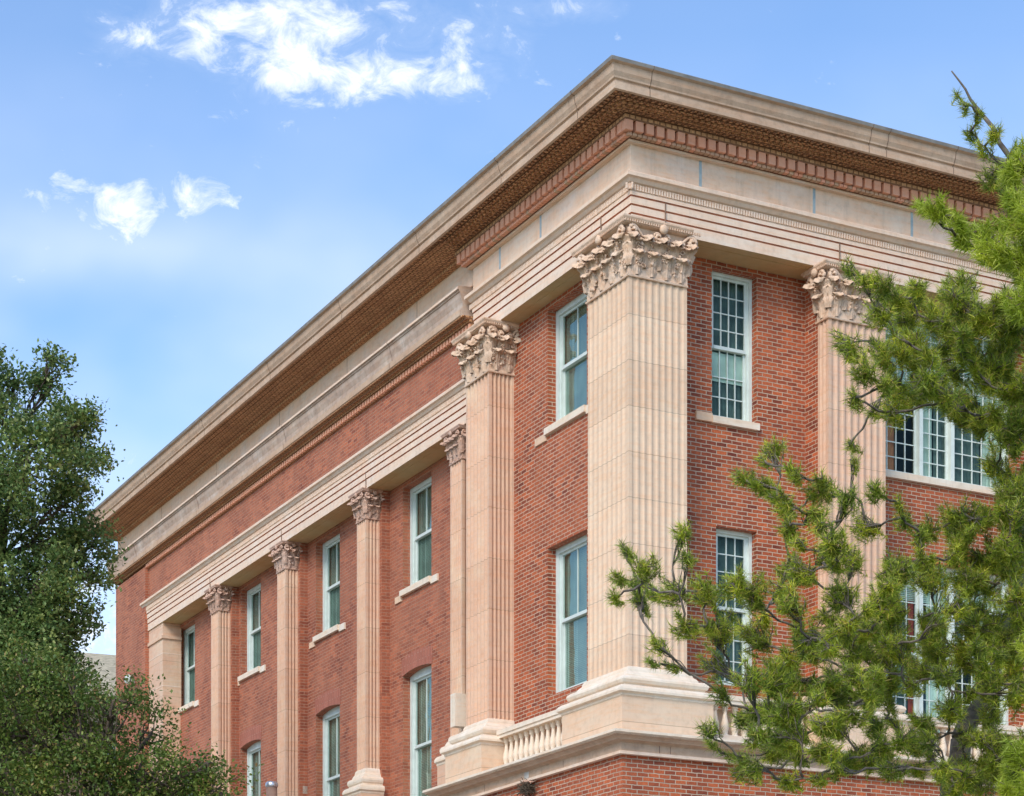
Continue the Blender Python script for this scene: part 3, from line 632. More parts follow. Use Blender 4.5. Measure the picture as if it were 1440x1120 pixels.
# ---------------------------------------------------------------- small things
def to_world(u, v, z):
    c, s_ = math.cos(TH), math.sin(TH); return (P0[0] + u * c - v * s_, P0[1] + u * s_ + v * c, z)
nest = MB(); rn = random.Random(3)
for k in range(150):
    p = Vector((rn.gauss(0, .09), rn.gauss(0, .06), rn.gauss(-.1, .055))); dvec = Vector((rn.gauss(0, 1), rn.gauss(0, 1), rn.gauss(0, .7))).normalized() * rn.uniform(.05, .12)
    nest.tube([p - dvec, p + Vector((0, 0, .01)), p + dvec], [.004, .006, .003], TWIG, 4)
nest.tube([(-.16, 0, .02), (0, -.03, .03), (.16, .0, .0), (.24, .02, .02)], [.012, .022, .016, .008], TWIGL, 6)
nest.tube([(.1, 0, .02), (.17, -.04, -.04)], [.01, .006], TWIGL, 5)
o = nest.build('bird_nest', uv=False); o.location = to_world(-.38, 2.72, 7.37); o.rotation_euler = (0, 0, TH - 1.4); tag(o, 'dark tangled bird nest with a pale stick tucked under the stone belt course', 'nest')
lp = MB(); lp.lathe((0, 0, 0), [(0, 0), (.10, .01), (.13, .05), (.12, .12), (.07, .17), (0, .18)], PAINT, 14); lo = empty('wall_lamp', to_world(.02, 25.75, 13.35), TH)
o = lp.build('lamp_head', lo, uv=False); o.rotation_euler = (0, math.radians(-70), 0)
q = MB(); q.tube([(.09, 0, .0), (-.03, -.16, -.03), (-.03, -.30, -.10)], [.02, .02, .035], PAINT, 8); q.build('arm', lo, uv=False)
tag(lo, 'small white wall lamp mounted on the plain brick end pier above the bush', 'lamp')
po = empty('pole', (-4.62, 41.6, 0))
q = MB(); q.tube([(0, 0, 0), (0, 0, 8.14)], [.13, .105], POLE, 16); q.build('shaft', po, uv=False)
q = MB(); q.tube([(0, 0, 8.14), (0, 0, 8.16), (0, 0, 8.22), (0, 0, 8.25)], [.11, .125, .125, .09], SILVER, 16); q.build('cap', po, uv=False)
tag(po, 'round brown pole with silver cap standing before a fluted wing pilaster', 'pole')
# neighbouring house behind the left trees
nb = empty('neighbouring_house', (-12.6, 68, -.75), math.radians(22))
EAVE = plain('eave_paint', (.50, .43, .32), .8); HW = stone_mat('house_wall', (.20, .15, .11), (.18, .13, .09), (.22, .17, .12))
q = MB(); q.box(WORLD, -6, 3.5, 0, 9, 0, 15.4, HW); q.build('wall', nb)
q = MB(); ROOFM = plain('roof_tile', (.50, .42, .28), .9, 0, .4)
for (x0, y0, z0, x1, y1, z1) in ((-7, -1.2, 15.5, -1.2, 3.5, 18.3),): pass
q.poly([(-7, -1.2, 15.9), (4.2, -1.2, 15.9), (4.2, 4.5, 18.2), (-7, 4.5, 18.2)], ROOFM); q.poly([(-7, 10.2, 15.9), (4.2, 10.2, 15.9), (4.2, 4.5, 18.2), (-7, 4.5, 18.2)], ROOFM)
q.box(WORLD, -7, 4.2, -1.25, -1.15, 15.65, 15.95, EAVE); q.box(WORLD, -7, 4.2, -1.15, 0, 15.62, 15.68, EAVE)
for z in (15.3, 15.0): q.box(WORLD, -6.2, 3.7, -.5 + (15.3 - z), 0, z, z + .28, EAVE)
q.build('roof', nb)
q = MB(); q.box(WORLD, -.2, 1.6, -.06, .0, 11.2, 14.4, AQUA); q.box(WORLD, 0.0, 1.4, -.09, -.055, 11.4, 14.2, DARK); q.build('window', nb)
tag(nb, 'beige roofed house glimpsed between the left trees and the far end of the hall', 'house')
# ---------------------------------------------------------------- trees
def limb(mb, p0, p1, r0, r1, m, n=8, sag=0, rnd=random, wob=.06, k=7):
    p0, p1 = Vector(p0), Vector(p1); L = (p1 - p0).length; pts = []; ph = [rnd.uniform(0, 6.28) for _ in range(4)]
    for i in range(n + 1):
        t = i / n; e_ = math.sin(math.pi * t)
        pts.append(p0.lerp(p1, t) + Vector((math.sin(t * 7 + ph[0]) * wob * L * e_, math.sin(t * 6 + ph[1]) * wob * L * e_, math.sin(t * 8 + ph[2]) * wob * L * .8 * e_ - sag * e_ * L)))
    mb.tube(pts, [r0 + (r1 - r0) * (i / n) ** .8 for i in range(n + 1)], m, k); return pts
def broad_tree(name, loc, height, trunk_r, lobes, per, ls, mleaf, mbark, label, seed, group=None):
    rnd = random.Random(seed); root = empty(name, loc); tag(root, label, 'tree', group)
    tr = MB(); th = height * .82
    tp = limb(tr, (0, 0, -.1), (lobes[0][0] * .3, 0, th), trunk_r, trunk_r * .22, mbark, 10, 0, rnd, .02, 10); tr.build('trunk', root, uv=False)
    br = MB(); lv = MB(); V = []; Fc = []
    for (x, y, z, r) in lobes:
        c = Vector((x, y, z)); base = min(tp, key=lambda p: abs(p.z - (z - .45 * math.hypot(x, y) - .4)))
        bp_ = limb(br, base, c, trunk_r * .34 * min(1, r), .025, mbark, 6, -.04, rnd, .05, 5)
        sub = []
        for _ in range(int(7 + 9 * r)):
            dv = Vector((rnd.gauss(0, 1), rnd.gauss(0, 1), rnd.gauss(0, .8))).normalized(); tip = c + dv * r * rnd.uniform(.55, 1.12)
            limb(br, rnd.choice(bp_[3:]), tip, .022, .006, mbark, 4, 0, rnd, .08, 4); sub.append(tip)
            for __ in range(2): sub.append(tip + Vector((rnd.gauss(0, .22), rnd.gauss(0, .22), rnd.gauss(0, .17))) * r)
        n = int(per * r * r)
        for _ in range(n):
            t = rnd.choice(sub); s_ = .16 * (.6 + r * .5)
            p = t + Vector((rnd.gauss(0, s_), rnd.gauss(0, s_), rnd.gauss(0, s_ * .7)))
            ax_ = Vector((rnd.gauss(0, 1), rnd.gauss(0, 1), rnd.gauss(.3, .8))).normalized(); nn = Vector((rnd.gauss(0, .6), rnd.gauss(0, .6), 1)).normalized()
            sd2 = ax_.cross(nn).normalized(); l = ls * rnd.uniform(.7, 1.3); wv = l * .28; nn = sd2.cross(ax_)
            k = len(V); V += [p, p + ax_ * l * .45 + sd2 * wv + nn * l * .06, p + ax_ * l, p + ax_ * l * .45 - sd2 * wv + nn * l * .06]; Fc.append((k, k + 1, k + 2, k + 3))
    br.build('branches', root, uv=False)
    me = bpy.data.meshes.new('crown'); me.from_pydata(V, [], Fc); me.materials.append(mleaf); o = bpy.data.objects.new('crown', me); COL.objects.link(o); o.parent = root
    return root
# tall broadleaf at far left (40 m away)
A = 1 / 3042 * 39
def lobes_from(spec, X0, Y, dy, rnd):
    out = []
    for (x, z, r) in spec:
        out.append((x, rnd.uniform(-dy, dy), z, r))
    return out
rr = random.Random(5)
oakspec = [(0, 10.0, 1.3), (1.0, 15.55, .22), (.95, 15.1, .36), (.85, 14.4, .62), (1.45, 14.35, .36), (1.7, 13.75, .27), (.8, 13.4, .85), (1.35, 12.9, .42), (1.6, 12.2, .42), (.75, 12.2, .85), (1.65, 11.7, .32), (.85, 11.2, .75), (1.5, 10.7, .38), (.8, 10.2, .75), (1.45, 9.9, .32), (.6, 9.2, .8), (0, 14.6, .6), (-.1, 15.2, .34), (.35, 14.95, .24), (-1.2, 13.8, 1.2), (-2.4, 12.4, 1.5), (-.6, 12.6, 1.2), (-.9, 11, 1.5), (-3, 10.5, 1.8), (-1.2, 9, 1.6), (.1, 8, 1.0), (.6, 7, .8), (-2.6, 8, 1.7), (-.6, 6.6, 1.3)]
broad_tree('oak_tree', (-9.3, 39, 0), 16, .34, [(x, rr.uniform(-1.2, 1.2) * min(1, r), z, r) for x, z, r in oakspec], 8200, .085, OAK, BARK, 'tall dark green broadleaf tree at the far left rising against the sky', 11)
rr = random.Random(6)
bushspec = [(0, 6.0, 1.1), (-1.0, 8.1, .26), (-.9, 7.9, .36), (-.3, 7.7, .4), (.3, 7.5, .42), (.75, 7.1, .38), (-.6, 7.2, .7), (.1, 6.8, .8), (.7, 6.5, .62), (1.25, 6.4, .42), (1.55, 6.65, .25), (1.45, 5.9, .45), (-1.2, 7.4, .6), (-1.4, 6.6, .8), (-.4, 6, 1.0), (.6, 5.6, .9), (-1.9, 6.9, .6), (1.2, 5.2, .7), (-.6, 4.8, 1.0), (1.75, 6.2, .3), (-1.7, 7.8, .4), (-2.3, 6.2, .7), (-1.9, 5.2, .9)]
broad_tree('round_tree', (-5.75, 30, 0), 6.6, .16, [(x, rr.uniform(-.8, .8) * min(1, r), z, r) for x, z, r in bushspec], 6500, .062, OAK2, BARK, 'lower bushy tree with reddish tinged leaves in front of the wing', 12)
rr = random.Random(8)
broad_tree('shrub', (-6.6, 28, 0), 5.2, .09, [(x, rr.uniform(-.3, .3), z, r) for x, z, r in ((0, 5.2, .55), (.4, 5.35, .45), (-.4, 4.9, .6), (.2, 4.6, .7), (-.1, 3.8, .8))], 3600, .05, leaf_mat('shrub_leaf', [(0, (.08, .17, .02)), (1, (.17, .28, .05))]), BARK, 'bright green shrub top peeking in at the bottom left corner', 13)

def needle_tree(name, loc, trunk_pts, trunk_r, clusters, tufts, needles, nl, nw, mleaf, mbark, label, seed, droop=.1, spread=1.0):
    rnd = random.Random(seed); root = empty(name, loc); tag(root, label, 'tree')
    tr = MB(); tp = []
    for (p, q), (r0, r1) in zip(zip(trunk_pts, trunk_pts[1:]), zip(trunk_r, trunk_r[1:])):
        tp += limb(tr, p, q, r0, r1, mbark, 5, 0, rnd, .03, 9)
    tr.build('trunk', root, uv=False)
    br = MB(); V = []; Fc = []; nodes = []
    cl = sorted(clusters, key=lambda c: min((Vector(c[:3]) - p).length for p in tp))
    for (x, y, z, r) in cl:
        c = Vector((x, y, z))
        cand = [(p, .07) for p in tp if p.z < z + .3] + nodes
        # attach to the nearest wood that lies closer to the trunk
        p0, rb = min(cand, key=lambda q: (q[0] - c).length + (.35 if q[0].z > z + .1 else 0))
        L = (c - p0).length; ra = min(rb * .8, .009 + .011 * L)
        pts = limb(br, p0, c, max(ra, .012), .008, mbark, 6, .05, rnd, .07, 5)
        nodes += [(p, max(ra * (1 - i / 7), .012)) for i, p in enumerate(pts[2:])]
        outd = (c - Vector((tp[0].x, tp[0].y, c.z - .8))).normalized()
        for _ in range(int(tufts * (r / .2) ** 2) + 2):
            dv = Vector((rnd.gauss(0, 1), rnd.gauss(0, 1), rnd.gauss(0, .75))).normalized() * r * rnd.uniform(.25, 1.0)
            tip = c + dv; s0 = pts[rnd.randint(3, 6)]; limb(br, s0, tip, .006, .0035, mbark, 3, 0, rnd, .06, 3)
            ax_ = (tip - s0).normalized() * .6 + outd * .5 + Vector((0, 0, .35)); ax_.normalize()
            tl = nl * 1.7
            for k in range(needles):
                t = rnd.random(); b0 = tip - ax_ * tl * (1 - t) * .8
                dv2 = (ax_ * rnd.uniform(.35, 1.3) + Vector((rnd.gauss(0, 1), rnd.gauss(0, 1), rnd.gauss(0, 1))).normalized() * spread - Vector((0, 0, droop))).normalized()
                e_ = b0 + dv2 * nl * rnd.uniform(.6, 1.1); sd2 = dv2.cross(Vector((rnd.gauss(0, 1), rnd.gauss(0, 1), rnd.gauss(0, 1)))).normalized() * nw
                q = len(V); V += [b0 + sd2, b0 - sd2, e_]; Fc.append((q, q + 1, q + 2))
    br.build('branches', root, uv=False)
    me = bpy.data.meshes.new('crown'); me.from_pydata(V, [], Fc); me.materials.append(mleaf); o = bpy.data.objects.new('crown', me); COL.objects.link(o); o.parent = root
    return root
#P0
PC = [(-0.47, -1.06, 10.42, 0.036), (-0.42, -1.16, 10.26, 0.048), (-0.27, -0.97, 10.29, 0.067), (-0.16, -1.15, 10.05, 0.084), (-0.0, -1.24, 9.83, 0.108), (-0.21, -0.97, 10.01, 0.073), (0.03, -0.56, 10.01, 0.125), (-0.27, -0.69, 10.26, 0.074), (0.1, -0.66, 9.81, 0.155), (-0.21, -1.12, 9.67, 0.109), (-1.47, -1.44, 8.79, 0.071), (-1.41, -1.94, 8.53, 0.104), (-1.28, -2.2, 8.35, 0.125), (-0.91, -1.59, 8.58, 0.071), (-1.35, -2.15, 8.14, 0.148), (-0.72, 0.1, 8.92, 0.18), (-0.5, -0.08, 8.92, 0.204), (-0.35, -0.59, 8.97, 0.199), (-1.35, -0.84, 8.32, 0.147), (-1.45, -2.2, 7.66, 0.148), (-1.48, -1.86, 7.55, 0.093), (-1.13, -1.2, 8.13, 0.168), (-0.74, -0.36, 8.56, 0.176), (-0.81, -0.07, 8.15, 0.179), (-1.16, -0.82, 7.78, 0.08), (-0.92, -1.95, 7.69, 0.19), (-0.39, -0.79, 8.47, 0.234), (-0.12, -0.7, 8.19, 0.26), (0.08, -0.89, 8.55, 0.275), (-0.53, -1.19, 7.77, 0.156), (-0.2, -0.92, 7.71, 0.159), (-0.06, -1.37, 7.48, 0.25), (-1.33, -0.74, 7.53, 0.074), (-1.35, -0.9, 7.35, 0.055), (-0.13, -0.86, 7.34, 0.123), (0.03, -1.12, 7.01, 0.23), (-2.0, -0.66, 7.55, 0.124), (-2.18, -1.38, 7.21, 0.06), (-2.26, -0.74, 7.26, 0.111), (-2.08, -0.76, 7.18, 0.136), (-1.95, -1.48, 7.08, 0.118), (-2.04, -1.68, 6.79, 0.129), (-1.69, -1.28, 6.97, 0.15), (-1.77, -1.65, 6.68, 0.129), (-1.6, -2.25, 6.64, 0.136), (-1.32, -1.89, 6.79, 0.104), (-1.22, -0.79, 6.8, 0.16), (-1.09, -1.7, 6.75, 0.07), (-1.76, -2.6, 6.19, 0.167), (-1.92, -1.23, 6.68, 0.132), (-1.12, -1.45, 6.26, 0.19), (-0.7, -0.82, 6.76, 0.147), (-0.39, -0.93, 6.88, 0.147), (-0.44, -1.03, 6.61, 0.134), (-0.49, 0.27, 6.71, 0.182), (-1.31, -2.24, 5.83, 0.17), (-1.57, -1.71, 6.02, 0.175), (-1.98, -2.18, 6.08, 0.148), (-0.07, -0.76, 6.57, 0.222), (0.02, -1.14, 6.1, 0.229), (-0.38, -1.04, 6.25, 0.17), (-2.76, -0.41, 6.88, 0.113), (-2.79, -1.24, 6.44, 0.096), (-3.28, -0.79, 6.59, 0.086), (-3.32, -0.13, 6.54, 0.102), (-3.43, -1.62, 5.99, 0.076), (-3.17, -1.83, 6.19, 0.128), (-3.2, -1.48, 6.02, 0.13), (-2.84, -0.3, 6.37, 0.164), (-2.59, -0.62, 6.29, 0.186), (-2.49, -2.1, 5.98, 0.149), (-2.3, -1.91, 5.97, 0.173), (-2.05, -2.26, 5.77, 0.159), (-2.8, -0.99, 5.9, 0.146), (-3.1, -1.75, 5.6, 0.088), (-3.06, -0.57, 5.69, 0.056), (-2.87, -0.23, 5.72, 0.063), (-2.44, -0.37, 6.04, 0.201), (-2.18, -0.89, 5.86, 0.214), (-2.45, 0.18, 5.84, 0.181), (-2.44, -2.7, 5.11, 0.177), (-2.13, -2.0, 5.32, 0.161), (-1.61, -0.27, 5.94, 0.228), (-1.37, -0.77, 5.88, 0.222), (-1.06, -1.14, 5.74, 0.217), (-0.43, 0.27, 6.06, 0.234), (-0.26, -0.77, 5.95, 0.222), (0.1, -0.55, 5.87, 0.237), (-1.73, -1.98, 5.2, 0.161), (-2.05, -2.2, 4.99, 0.148), (-2.56, -1.61, 5.22, 0.106), (-2.67, -1.59, 4.93, 0.094), (-2.57, -1.1, 4.88, 0.06), (-2.41, -0.74, 4.84, 0.056), (-2.18, -1.86, 5.0, 0.128), (-1.86, -2.51, 4.76, 0.112), (-1.58, -2.5, 4.87, 0.134), (-1.38, -2.28, 5.2, 0.159), (-0.66, -0.25, 5.69, 0.164), (-0.53, -1.01, 5.5, 0.122), (-0.15, -1.1, 5.39, 0.181), (-1.05, -1.76, 4.78, 0.128), (-1.26, -0.48, 4.89, 0.138), (-1.91, -1.64, 4.66, 0.088), (-1.68, -2.06, 4.5, 0.092), (-1.2, -1.9, 4.53, 0.15), (-0.78, -1.85, 4.54, 0.128), (-0.29, -1.18, 4.89, 0.132), (-0.07, -0.73, 4.72, 0.185), (-0.53, -1.18, 4.47, 0.108), (0.03, -1.34, 5.22, 0.179), (0.26, -0.91, 6.65, 0.306), (0.24, -1.22, 7.77, 0.301), (0.48, -0.27, 6.06, 0.316), (0.24, -1.38, 4.97, 0.298), (0.02, -0.88, 9.81, 0.116), (-1.07, -1.01, 8.71, 0.077), (-0.72, -1.07, 8.49, 0.095), (-1.39, -0.57, 8.52, 0.1), (-0.9, -0.94, 7.96, 0.087), (-0.33, -1.09, 8.11, 0.083), (0.15, -0.97, 8.59, 0.116), (-0.3, -1.23, 7.61, 0.073), (0.15, -0.96, 7.7, 0.102), (0.06, -1.08, 6.93, 0.082), (-2.2, -0.81, 7.16, 0.075), (-1.94, -0.88, 6.92, 0.094), (-1.68, -1.5, 7.0, 0.098), (-1.83, -2.33, 6.38, 0.07), (-1.74, -2.0, 6.24, 0.115), (-1.96, -1.97, 6.37, 0.08), (-0.86, -1.46, 6.54, 0.099), (-0.5, -1.11, 6.51, 0.101), (-0.61, -0.19, 6.47, 0.105), (-1.11, -1.58, 6.04, 0.091), (-0.1, -1.26, 6.55, 0.109), (-0.22, -0.56, 6.43, 0.111), (-3.19, -0.78, 6.35, 0.094), (-2.99, 0.06, 6.43, 0.111), (-2.32, -1.69, 5.97, 0.099), (-2.3, -0.75, 6.33, 0.093), (-2.57, -0.62, 5.97, 0.081), (-2.18, -0.98, 5.79, 0.076), (-1.95, -1.01, 5.46, 0.116), (-1.89, -1.51, 5.76, 0.096), (-1.57, -2.31, 5.63, 0.103), (-1.36, -2.05, 5.61, 0.09), (0.22, -0.59, 5.98, 0.124), (-1.84, -0.69, 5.28, 0.119), (-2.0, -0.72, 5.21, 0.089), (-0.78, -1.21, 5.5, 0.096), (-1.28, -1.2, 4.71, 0.102), (-0.45, -0.31, 4.76, 0.11), (-0.33, -0.79, 5.03, 0.104), (-0.18, -0.66, 4.77, 0.098), (0.46, -0.88, 7.86, 0.121), (-2.08, -1.2, 5.12, 0.101), (-0.37, -0.76, 6.59, 0.103), (-2.17, -2.02, 5.17, 0.145), (-1.12, -0.66, 5.57, 0.114), (-0.59, -0.01, 6.67, 0.109), (-1.29, -2.36, 5.91, 0.109), (0.08, -0.55, 7.07, 0.095), (-0.15, -0.54, 5.61, 0.104), (-2.19, -1.17, 5.09, 0.106), (-0.43, -1.3, 4.57, 0.14), (-0.02, -0.55, 4.8, 0.153), (-1.73, -2.28, 5.43, 0.12), (-1.03, -0.47, 6.01, 0.15), (-1.37, -1.17, 5.92, 0.104), (-1.43, -2.42, 5.03, 0.117), (-1.7, -2.19, 5.57, 0.117), (-1.89, -1.21, 4.85, 0.132), (-2.03, -1.36, 4.87, 0.108), (-1.22, -0.97, 5.32, 0.141), (-0.84, -0.11, 6.22, 0.091), (-1.07, -1.52, 5.61, 0.144), (-1.75, -2.52, 4.55, 0.113), (-2.04, -0.67, 4.87, 0.108), (-0.14, -1.27, 6.81, 0.095), (-1.88, -0.67, 5.61, 0.148), (0.06, -1.21, 5.37, 0.113), (-0.08, -0.67, 5.83, 0.097), (-1.53, -0.96, 5.51, 0.099), (-0.66, -0.11, 5.03, 0.133), (-2.34, -1.41, 4.69, 0.085), (-1.1, -0.69, 4.88, 0.137), (-2.11, -2.14, 4.9, 0.126), (-1.77, -1.13, 5.39, 0.139), (-1.6, -1.85, 5.04, 0.119), (0.03, -0.6, 7.04, 0.101), (-1.98, -0.93, 5.36, 0.125), (-0.1, -0.92, 6.48, 0.1), (-0.62, -0.84, 6.0, 0.148), (0.04, -1.31, 4.66, 0.135), (-1.58, -2.48, 5.19, 0.121), (0.07, -0.82, 5.68, 0.154), (0.05, -0.91, 6.81, 0.112), (-0.06, -0.57, 5.2, 0.159), (0.1, -0.82, 6.62, 0.09), (-0.28, -1.18, 5.54, 0.099), (-0.29, -1.0, 6.3, 0.095), (-1.59, -0.96, 5.99, 0.115), (-2.27, -1.46, 5.07, 0.093), (-1.09, -1.94, 6.14, 0.127), (-1.0, -0.76, 5.5, 0.149), (-0.32, -0.65, 4.8, 0.098), (-1.81, -2.29, 5.04, 0.091), (-0.22, -0.87, 5.47, 0.093), (0.03, -0.99, 5.72, 0.104), (-0.7, -0.33, 4.79, 0.114), (-1.09, -1.32, 5.96, 0.145), (-1.95, -2.04, 5.51, 0.112), (-2.08, -1.53, 5.12, 0.099), (-1.81, -0.45, 5.07, 0.158), (-0.14, -1.2, 5.6, 0.086), (-0.55, -1.19, 6.43, 0.088), (-2.3, -1.24, 4.62, 0.135), (-1.4, -0.67, 5.35, 0.139), (0.0, -0.89, 6.88, 0.128), (-1.19, -1.63, 4.77, 0.108), (-0.55, -0.19, 4.95, 0.115), (-1.06, -0.99, 4.78, 0.088), (-1.82, -2.4, 4.6, 0.115), (-0.41, -0.56, 6.86, 0.153), (-0.35, -1.13, 5.31, 0.101), (-1.81, -1.87, 5.13, 0.086), (-1.84, -0.76, 5.0, 0.145), (-0.76, -1.04, 5.95, 0.086), (-1.23, -0.83, 5.74, 0.156), (0.0, -1.2, 4.63, 0.155), (-2.27, -0.72, 5.17, 0.129), (-1.98, -2.15, 4.81, 0.106), (-1.82, -2.17, 4.41, 0.092), (-0.15, -0.9, 5.73, 0.134), (-1.95, -1.84, 5.02, 0.127), (-1.23, -1.41, 4.97, 0.129), (-1.5, -0.62, 5.11, 0.144), (-1.2, -1.06, 5.35, 0.131), (-2.31, -2.53, 4.71, 0.117), (-1.07, -1.3, 6.32, 0.13), (-0.58, -0.8, 5.73, 0.155), (-0.9, -0.93, 6.84, 0.106), (-1.91, -1.02, 5.65, 0.149), (-1.17, -1.53, 5.61, 0.119), (-0.5, -1.27, 6.02, 0.139), (-2.05, -2.04, 4.41, 0.128), (-1.48, -0.72, 5.08, 0.154), (0.01, -1.03, 6.36, 0.143), (-1.13, -0.99, 8.32, 0.101), (-0.03, -0.55, 8.42, 0.077), (-0.41, -0.8, 8.79, 0.121), (-0.01, -0.76, 8.55, 0.104), (-0.77, -0.68, 8.87, 0.12), (-1.06, -1.29, 8.6, 0.126), (-0.73, -0.14, 8.67, 0.091), (-0.26, -0.93, 7.65, 0.119), (-0.39, -0.11, 8.47, 0.102), (-0.28, -1.04, 8.47, 0.088), (-0.17, -0.64, 8.72, 0.076), (-0.35, -0.68, 8.77, 0.105), (-0.38, -0.81, 7.89, 0.098), (-0.48, -0.94, 7.84, 0.081), (-0.01, -1.16, 8.65, 0.077), (-0.62, -0.39, 8.47, 0.098), (-0.96, -1.19, 8.2, 0.126), (0.08, -0.78, 8.13, 0.09), (-0.2, -1.17, 8.43, 0.082), (-0.17, -1.21, 8.58, 0.086), (-1.13, -1.62, 7.52, 0.111), (-0.85, -0.25, 9.01, 0.133), (-0.47, -1.15, 8.18, 0.097), (-0.69, -0.17, 8.31, 0.086), (-0.61, -1.14, 8.44, 0.095), (0.01, -0.84, 8.18, 0.113), (-0.06, -1.02, 7.9, 0.105), (-0.05, -0.81, 7.73, 0.091), (-1.11, -1.62, 8.17, 0.072), (-0.92, -1.07, 8.68, 0.073), (0.01, -0.59, 8.09, 0.078), (-0.28, -1.16, 8.52, 0.121), (-0.02, -0.77, 6.6, 0.131), (0.15, -1.06, 7.99, 0.162), (-0.51, -1.06, 5.26, 0.11), (-0.19, -1.29, 7.63, 0.122), (-0.04, -1.29, 6.44, 0.115), (0.1, -0.55, 8.46, 0.103), (0.06, -0.59, 4.9, 0.169), (-0.05, -0.64, 8.28, 0.142), (-0.15, -0.65, 5.89, 0.125), (-0.38, -0.54, 8.24, 0.11), (-0.34, -1.19, 5.68, 0.129), (-0.14, -0.82, 8.13, 0.172), (-0.19, -0.9, 6.88, 0.113), (-0.17, -0.84, 6.9, 0.129), (0.06, -0.5, 8.52, 0.162), (-0.4, -0.66, 7.91, 0.161), (-0.34, -0.51, 7.88, 0.131), (0.09, -1.21, 4.63, 0.112), (-0.26, -0.78, 8.34, 0.104), (-0.44, -0.74, 8.82, 0.152), (-0.04, -0.67, 8.76, 0.169), (0.21, -0.8, 7.16, 0.125), (-0.32, -0.62, 5.81, 0.132), (-0.5, -1.06, 8.7, 0.116), (-0.25, -0.51, 7.92, 0.168), (-0.24, -0.97, 8.03, 0.105), (-0.47, -0.82, 6.9, 0.11), (-0.31, -0.57, 5.71, 0.132), (-0.21, -0.72, 6.56, 0.153), (-0.1, -1.07, 4.74, 0.149), (-0.42, -1.12, 8.35, 0.124), (-0.29, -1.05, 6.79, 0.146), (0.17, -0.8, 4.75, 0.126), (-0.13, -0.45, 4.65, 0.163), (0.24, -0.56, 7.36, 0.137), (-0.29, -0.99, 6.34, 0.137), (-0.39, -0.99, 8.68, 0.152), (0.14, -0.65, 7.55, 0.114), (0.11, -1.09, 5.92, 0.138), (-0.1, -0.98, 4.93, 0.165), (-0.46, -1.28, 8.29, 0.105), (-0.55, -1.19, 5.14, 0.166), (-0.03, -0.86, 7.24, 0.168), (-0.25, -0.75, 8.59, 0.103), (0.08, -0.8, 5.54, 0.161), (0.03, -1.01, 7.93, 0.124), (-0.2, -0.51, 6.17, 0.148), (-0.48, -0.8, 8.51, 0.111), (-0.4, -1.16, 6.63, 0.099), (-0.01, -1.28, 6.8, 0.143), (0.2, -0.5, 8.02, 0.139), (-0.01, -0.48, 6.09, 0.141), (0.09, -0.54, 8.89, 0.14), (-0.13, -0.82, 6.25, 0.106), (-0.5, -1.05, 4.61, 0.109), (-0.1, -1.26, 8.59, 0.14), (-0.39, -1.12, 6.26, 0.15), (-0.08, -1.15, 6.51, 0.148), (-1.44, -0.71, 5.12, 0.088), (-1.87, -0.73, 5.57, 0.106), (-2.11, -0.99, 5.97, 0.087), (-2.36, -2.18, 4.71, 0.098), (-0.84, -1.44, 6.35, 0.119), (-0.76, -1.28, 5.0, 0.091), (-0.85, -0.05, 5.26, 0.1), (-1.33, -2.14, 5.1, 0.091), (-1.45, -0.97, 5.4, 0.086), (-1.4, -1.15, 4.71, 0.105), (-1.47, -1.4, 4.67, 0.135), (-0.42, 0.11, 6.61, 0.155), (-0.95, -1.38, 5.31, 0.111), (-1.48, -1.45, 5.44, 0.118), (-2.14, -2.16, 4.92, 0.095), (-2.36, -2.25, 4.49, 0.085), (-1.45, -2.4, 5.71, 0.091), (-0.81, -1.29, 5.03, 0.13), (-1.67, -2.3, 6.1, 0.123), (-0.78, -1.8, 5.72, 0.118), (-2.09, -0.47, 5.28, 0.13), (-1.66, -1.96, 5.2, 0.134), (-1.03, -0.65, 5.69, 0.147), (-1.18, -1.09, 5.02, 0.118), (-1.47, -1.02, 6.12, 0.125), (-0.95, -0.61, 5.81, 0.091), (-0.98, -0.56, 5.37, 0.127), (-1.96, -0.71, 4.88, 0.131), (-1.35, -1.02, 6.49, 0.144), (-2.01, -1.37, 6.12, 0.131), (-1.87, -1.1, 5.4, 0.124), (-1.91, -1.03, 6.4, 0.128), (-1.74, -1.4, 5.56, 0.085), (-0.73, -0.89, 4.96, 0.145), (-0.81, -1.57, 4.82, 0.1), (-1.12, -0.87, 4.88, 0.086), (-0.7, -0.93, 5.8, 0.1), (-1.81, -2.4, 4.59, 0.115), (-2.18, -2.15, 4.74, 0.1), (-0.68, -0.09, 5.75, 0.144), (-0.66, -1.39, 5.39, 0.114), (-1.35, -1.71, 5.09, 0.098), (-0.57, -0.5, 5.82, 0.15), (-1.23, -0.71, 4.82, 0.143), (-1.41, -1.84, 5.67, 0.102), (-1.89, -1.73, 6.14, 0.109), (-1.47, -1.66, 5.53, 0.132), (-1.74, -2.5, 4.8, 0.12), (-0.46, -0.08, 8.29, 0.151), (-0.74, -1.88, 7.57, 0.115), (-0.6, 0.06, 8.21, 0.133), (-1.26, -2.21, 7.56, 0.113), (-0.82, -1.64, 7.99, 0.134), (-0.68, -0.14, 8.46, 0.149), (-1.01, -0.83, 8.04, 0.128), (-0.89, -1.44, 8.6, 0.112), (-0.64, -0.79, 7.98, 0.125), (-0.58, -0.94, 8.3, 0.087), (-0.78, -0.45, 8.91, 0.126)]
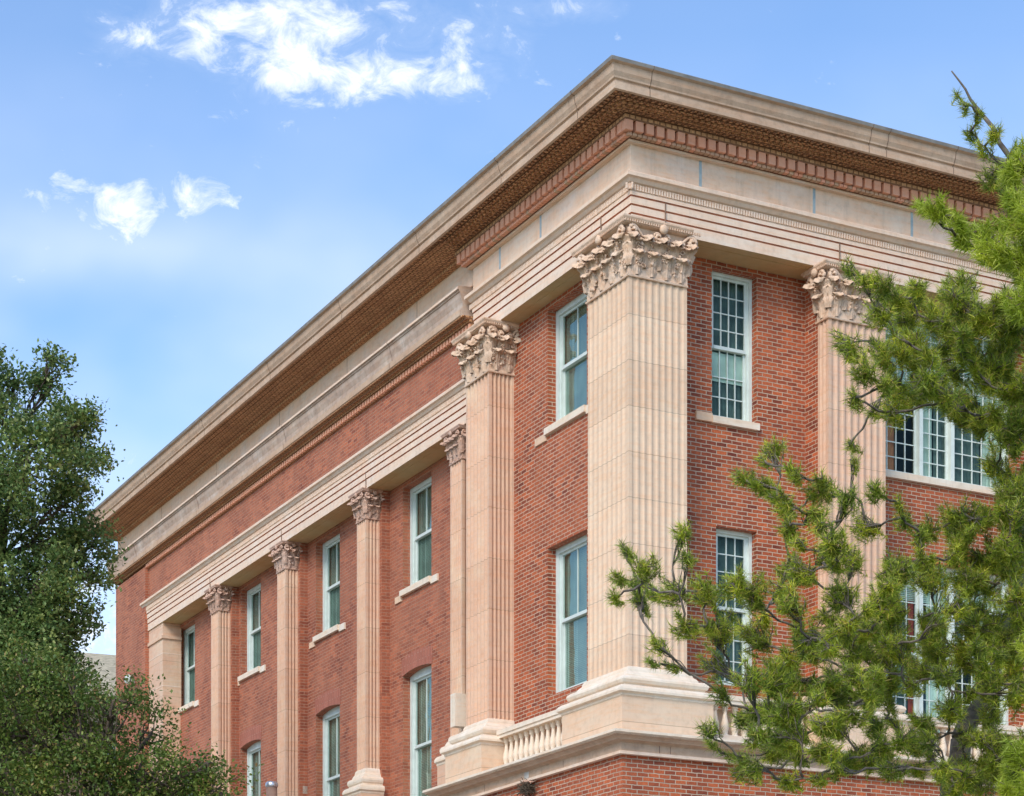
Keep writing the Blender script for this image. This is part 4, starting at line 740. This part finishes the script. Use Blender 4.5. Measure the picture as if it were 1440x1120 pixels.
PB = [(-1.1, -0.22, 8.74, 0.121), (-0.82, 0.23, 8.85, 0.136), (-0.62, 0.35, 8.79, 0.16), (-1.12, 0.14, 8.94, 0.068), (-0.38, 0.29, 9.25, 0.114), (-0.35, 0.31, 8.97, 0.205), (-0.61, -0.08, 8.47, 0.189), (-0.33, 0.24, 8.55, 0.227), (-0.82, 0.23, 8.69, 0.079), (-0.21, 0.06, 8.81, 0.28), (-0.35, -0.27, 8.01, 0.22), (-0.4, 0.08, 4.58, 0.112), (-0.32, 0.29, 4.42, 0.159), (-0.49, -0.14, 4.24, 0.122), (-0.28, 0.1, 4.56, 0.169), (-0.21, 0.28, 9.36, 0.17), (-0.15, 0.07, 8.37, 0.281), (-0.27, -0.32, 4.26, 0.219), (0.02, 0.09, 6.58, 0.337), (-0.1, -0.17, 5.4, 0.332), (0.06, 0.25, 7.76, 0.34)]
PT = [(-0.05, -0.05, -0.1), (-0.34, -0.1, 4.32), (-0.23, -0.1, 5.08), (0.06, 0.0, 5.64), (0.38, 0.1, 6.66), (0.57, 0.1, 7.95), (0.6, 0.0, 9.07), (0.34, -0.2, 10.08), (-0.07, -0.3, 10.57), (-0.38, -0.4, 10.93)]
needle_tree('pine_tree', (4.26, 19.5, 0), PT, [.15, .11, .095, .08, .065, .055, .045, .03, .018, .006], PC, 42, 40, .092, .0030, PINE, BARKG, 'long needled pine with bare grey limbs reaching across the right facade', 21)
needle_tree('cypress_tree', (4.36, 17.0, 0), [(0, 0, -.1), (0, 0, 5), (-.1, 0, 9.6)], [.14, .10, .02], PB, 34, 60, .10, .004, BRIGHT, BARK, 'bright yellow green feathery tree at the right edge', 22, .5, .7)
#P1
print('faces', sum(len(m.polygons) for m in bpy.data.meshes))
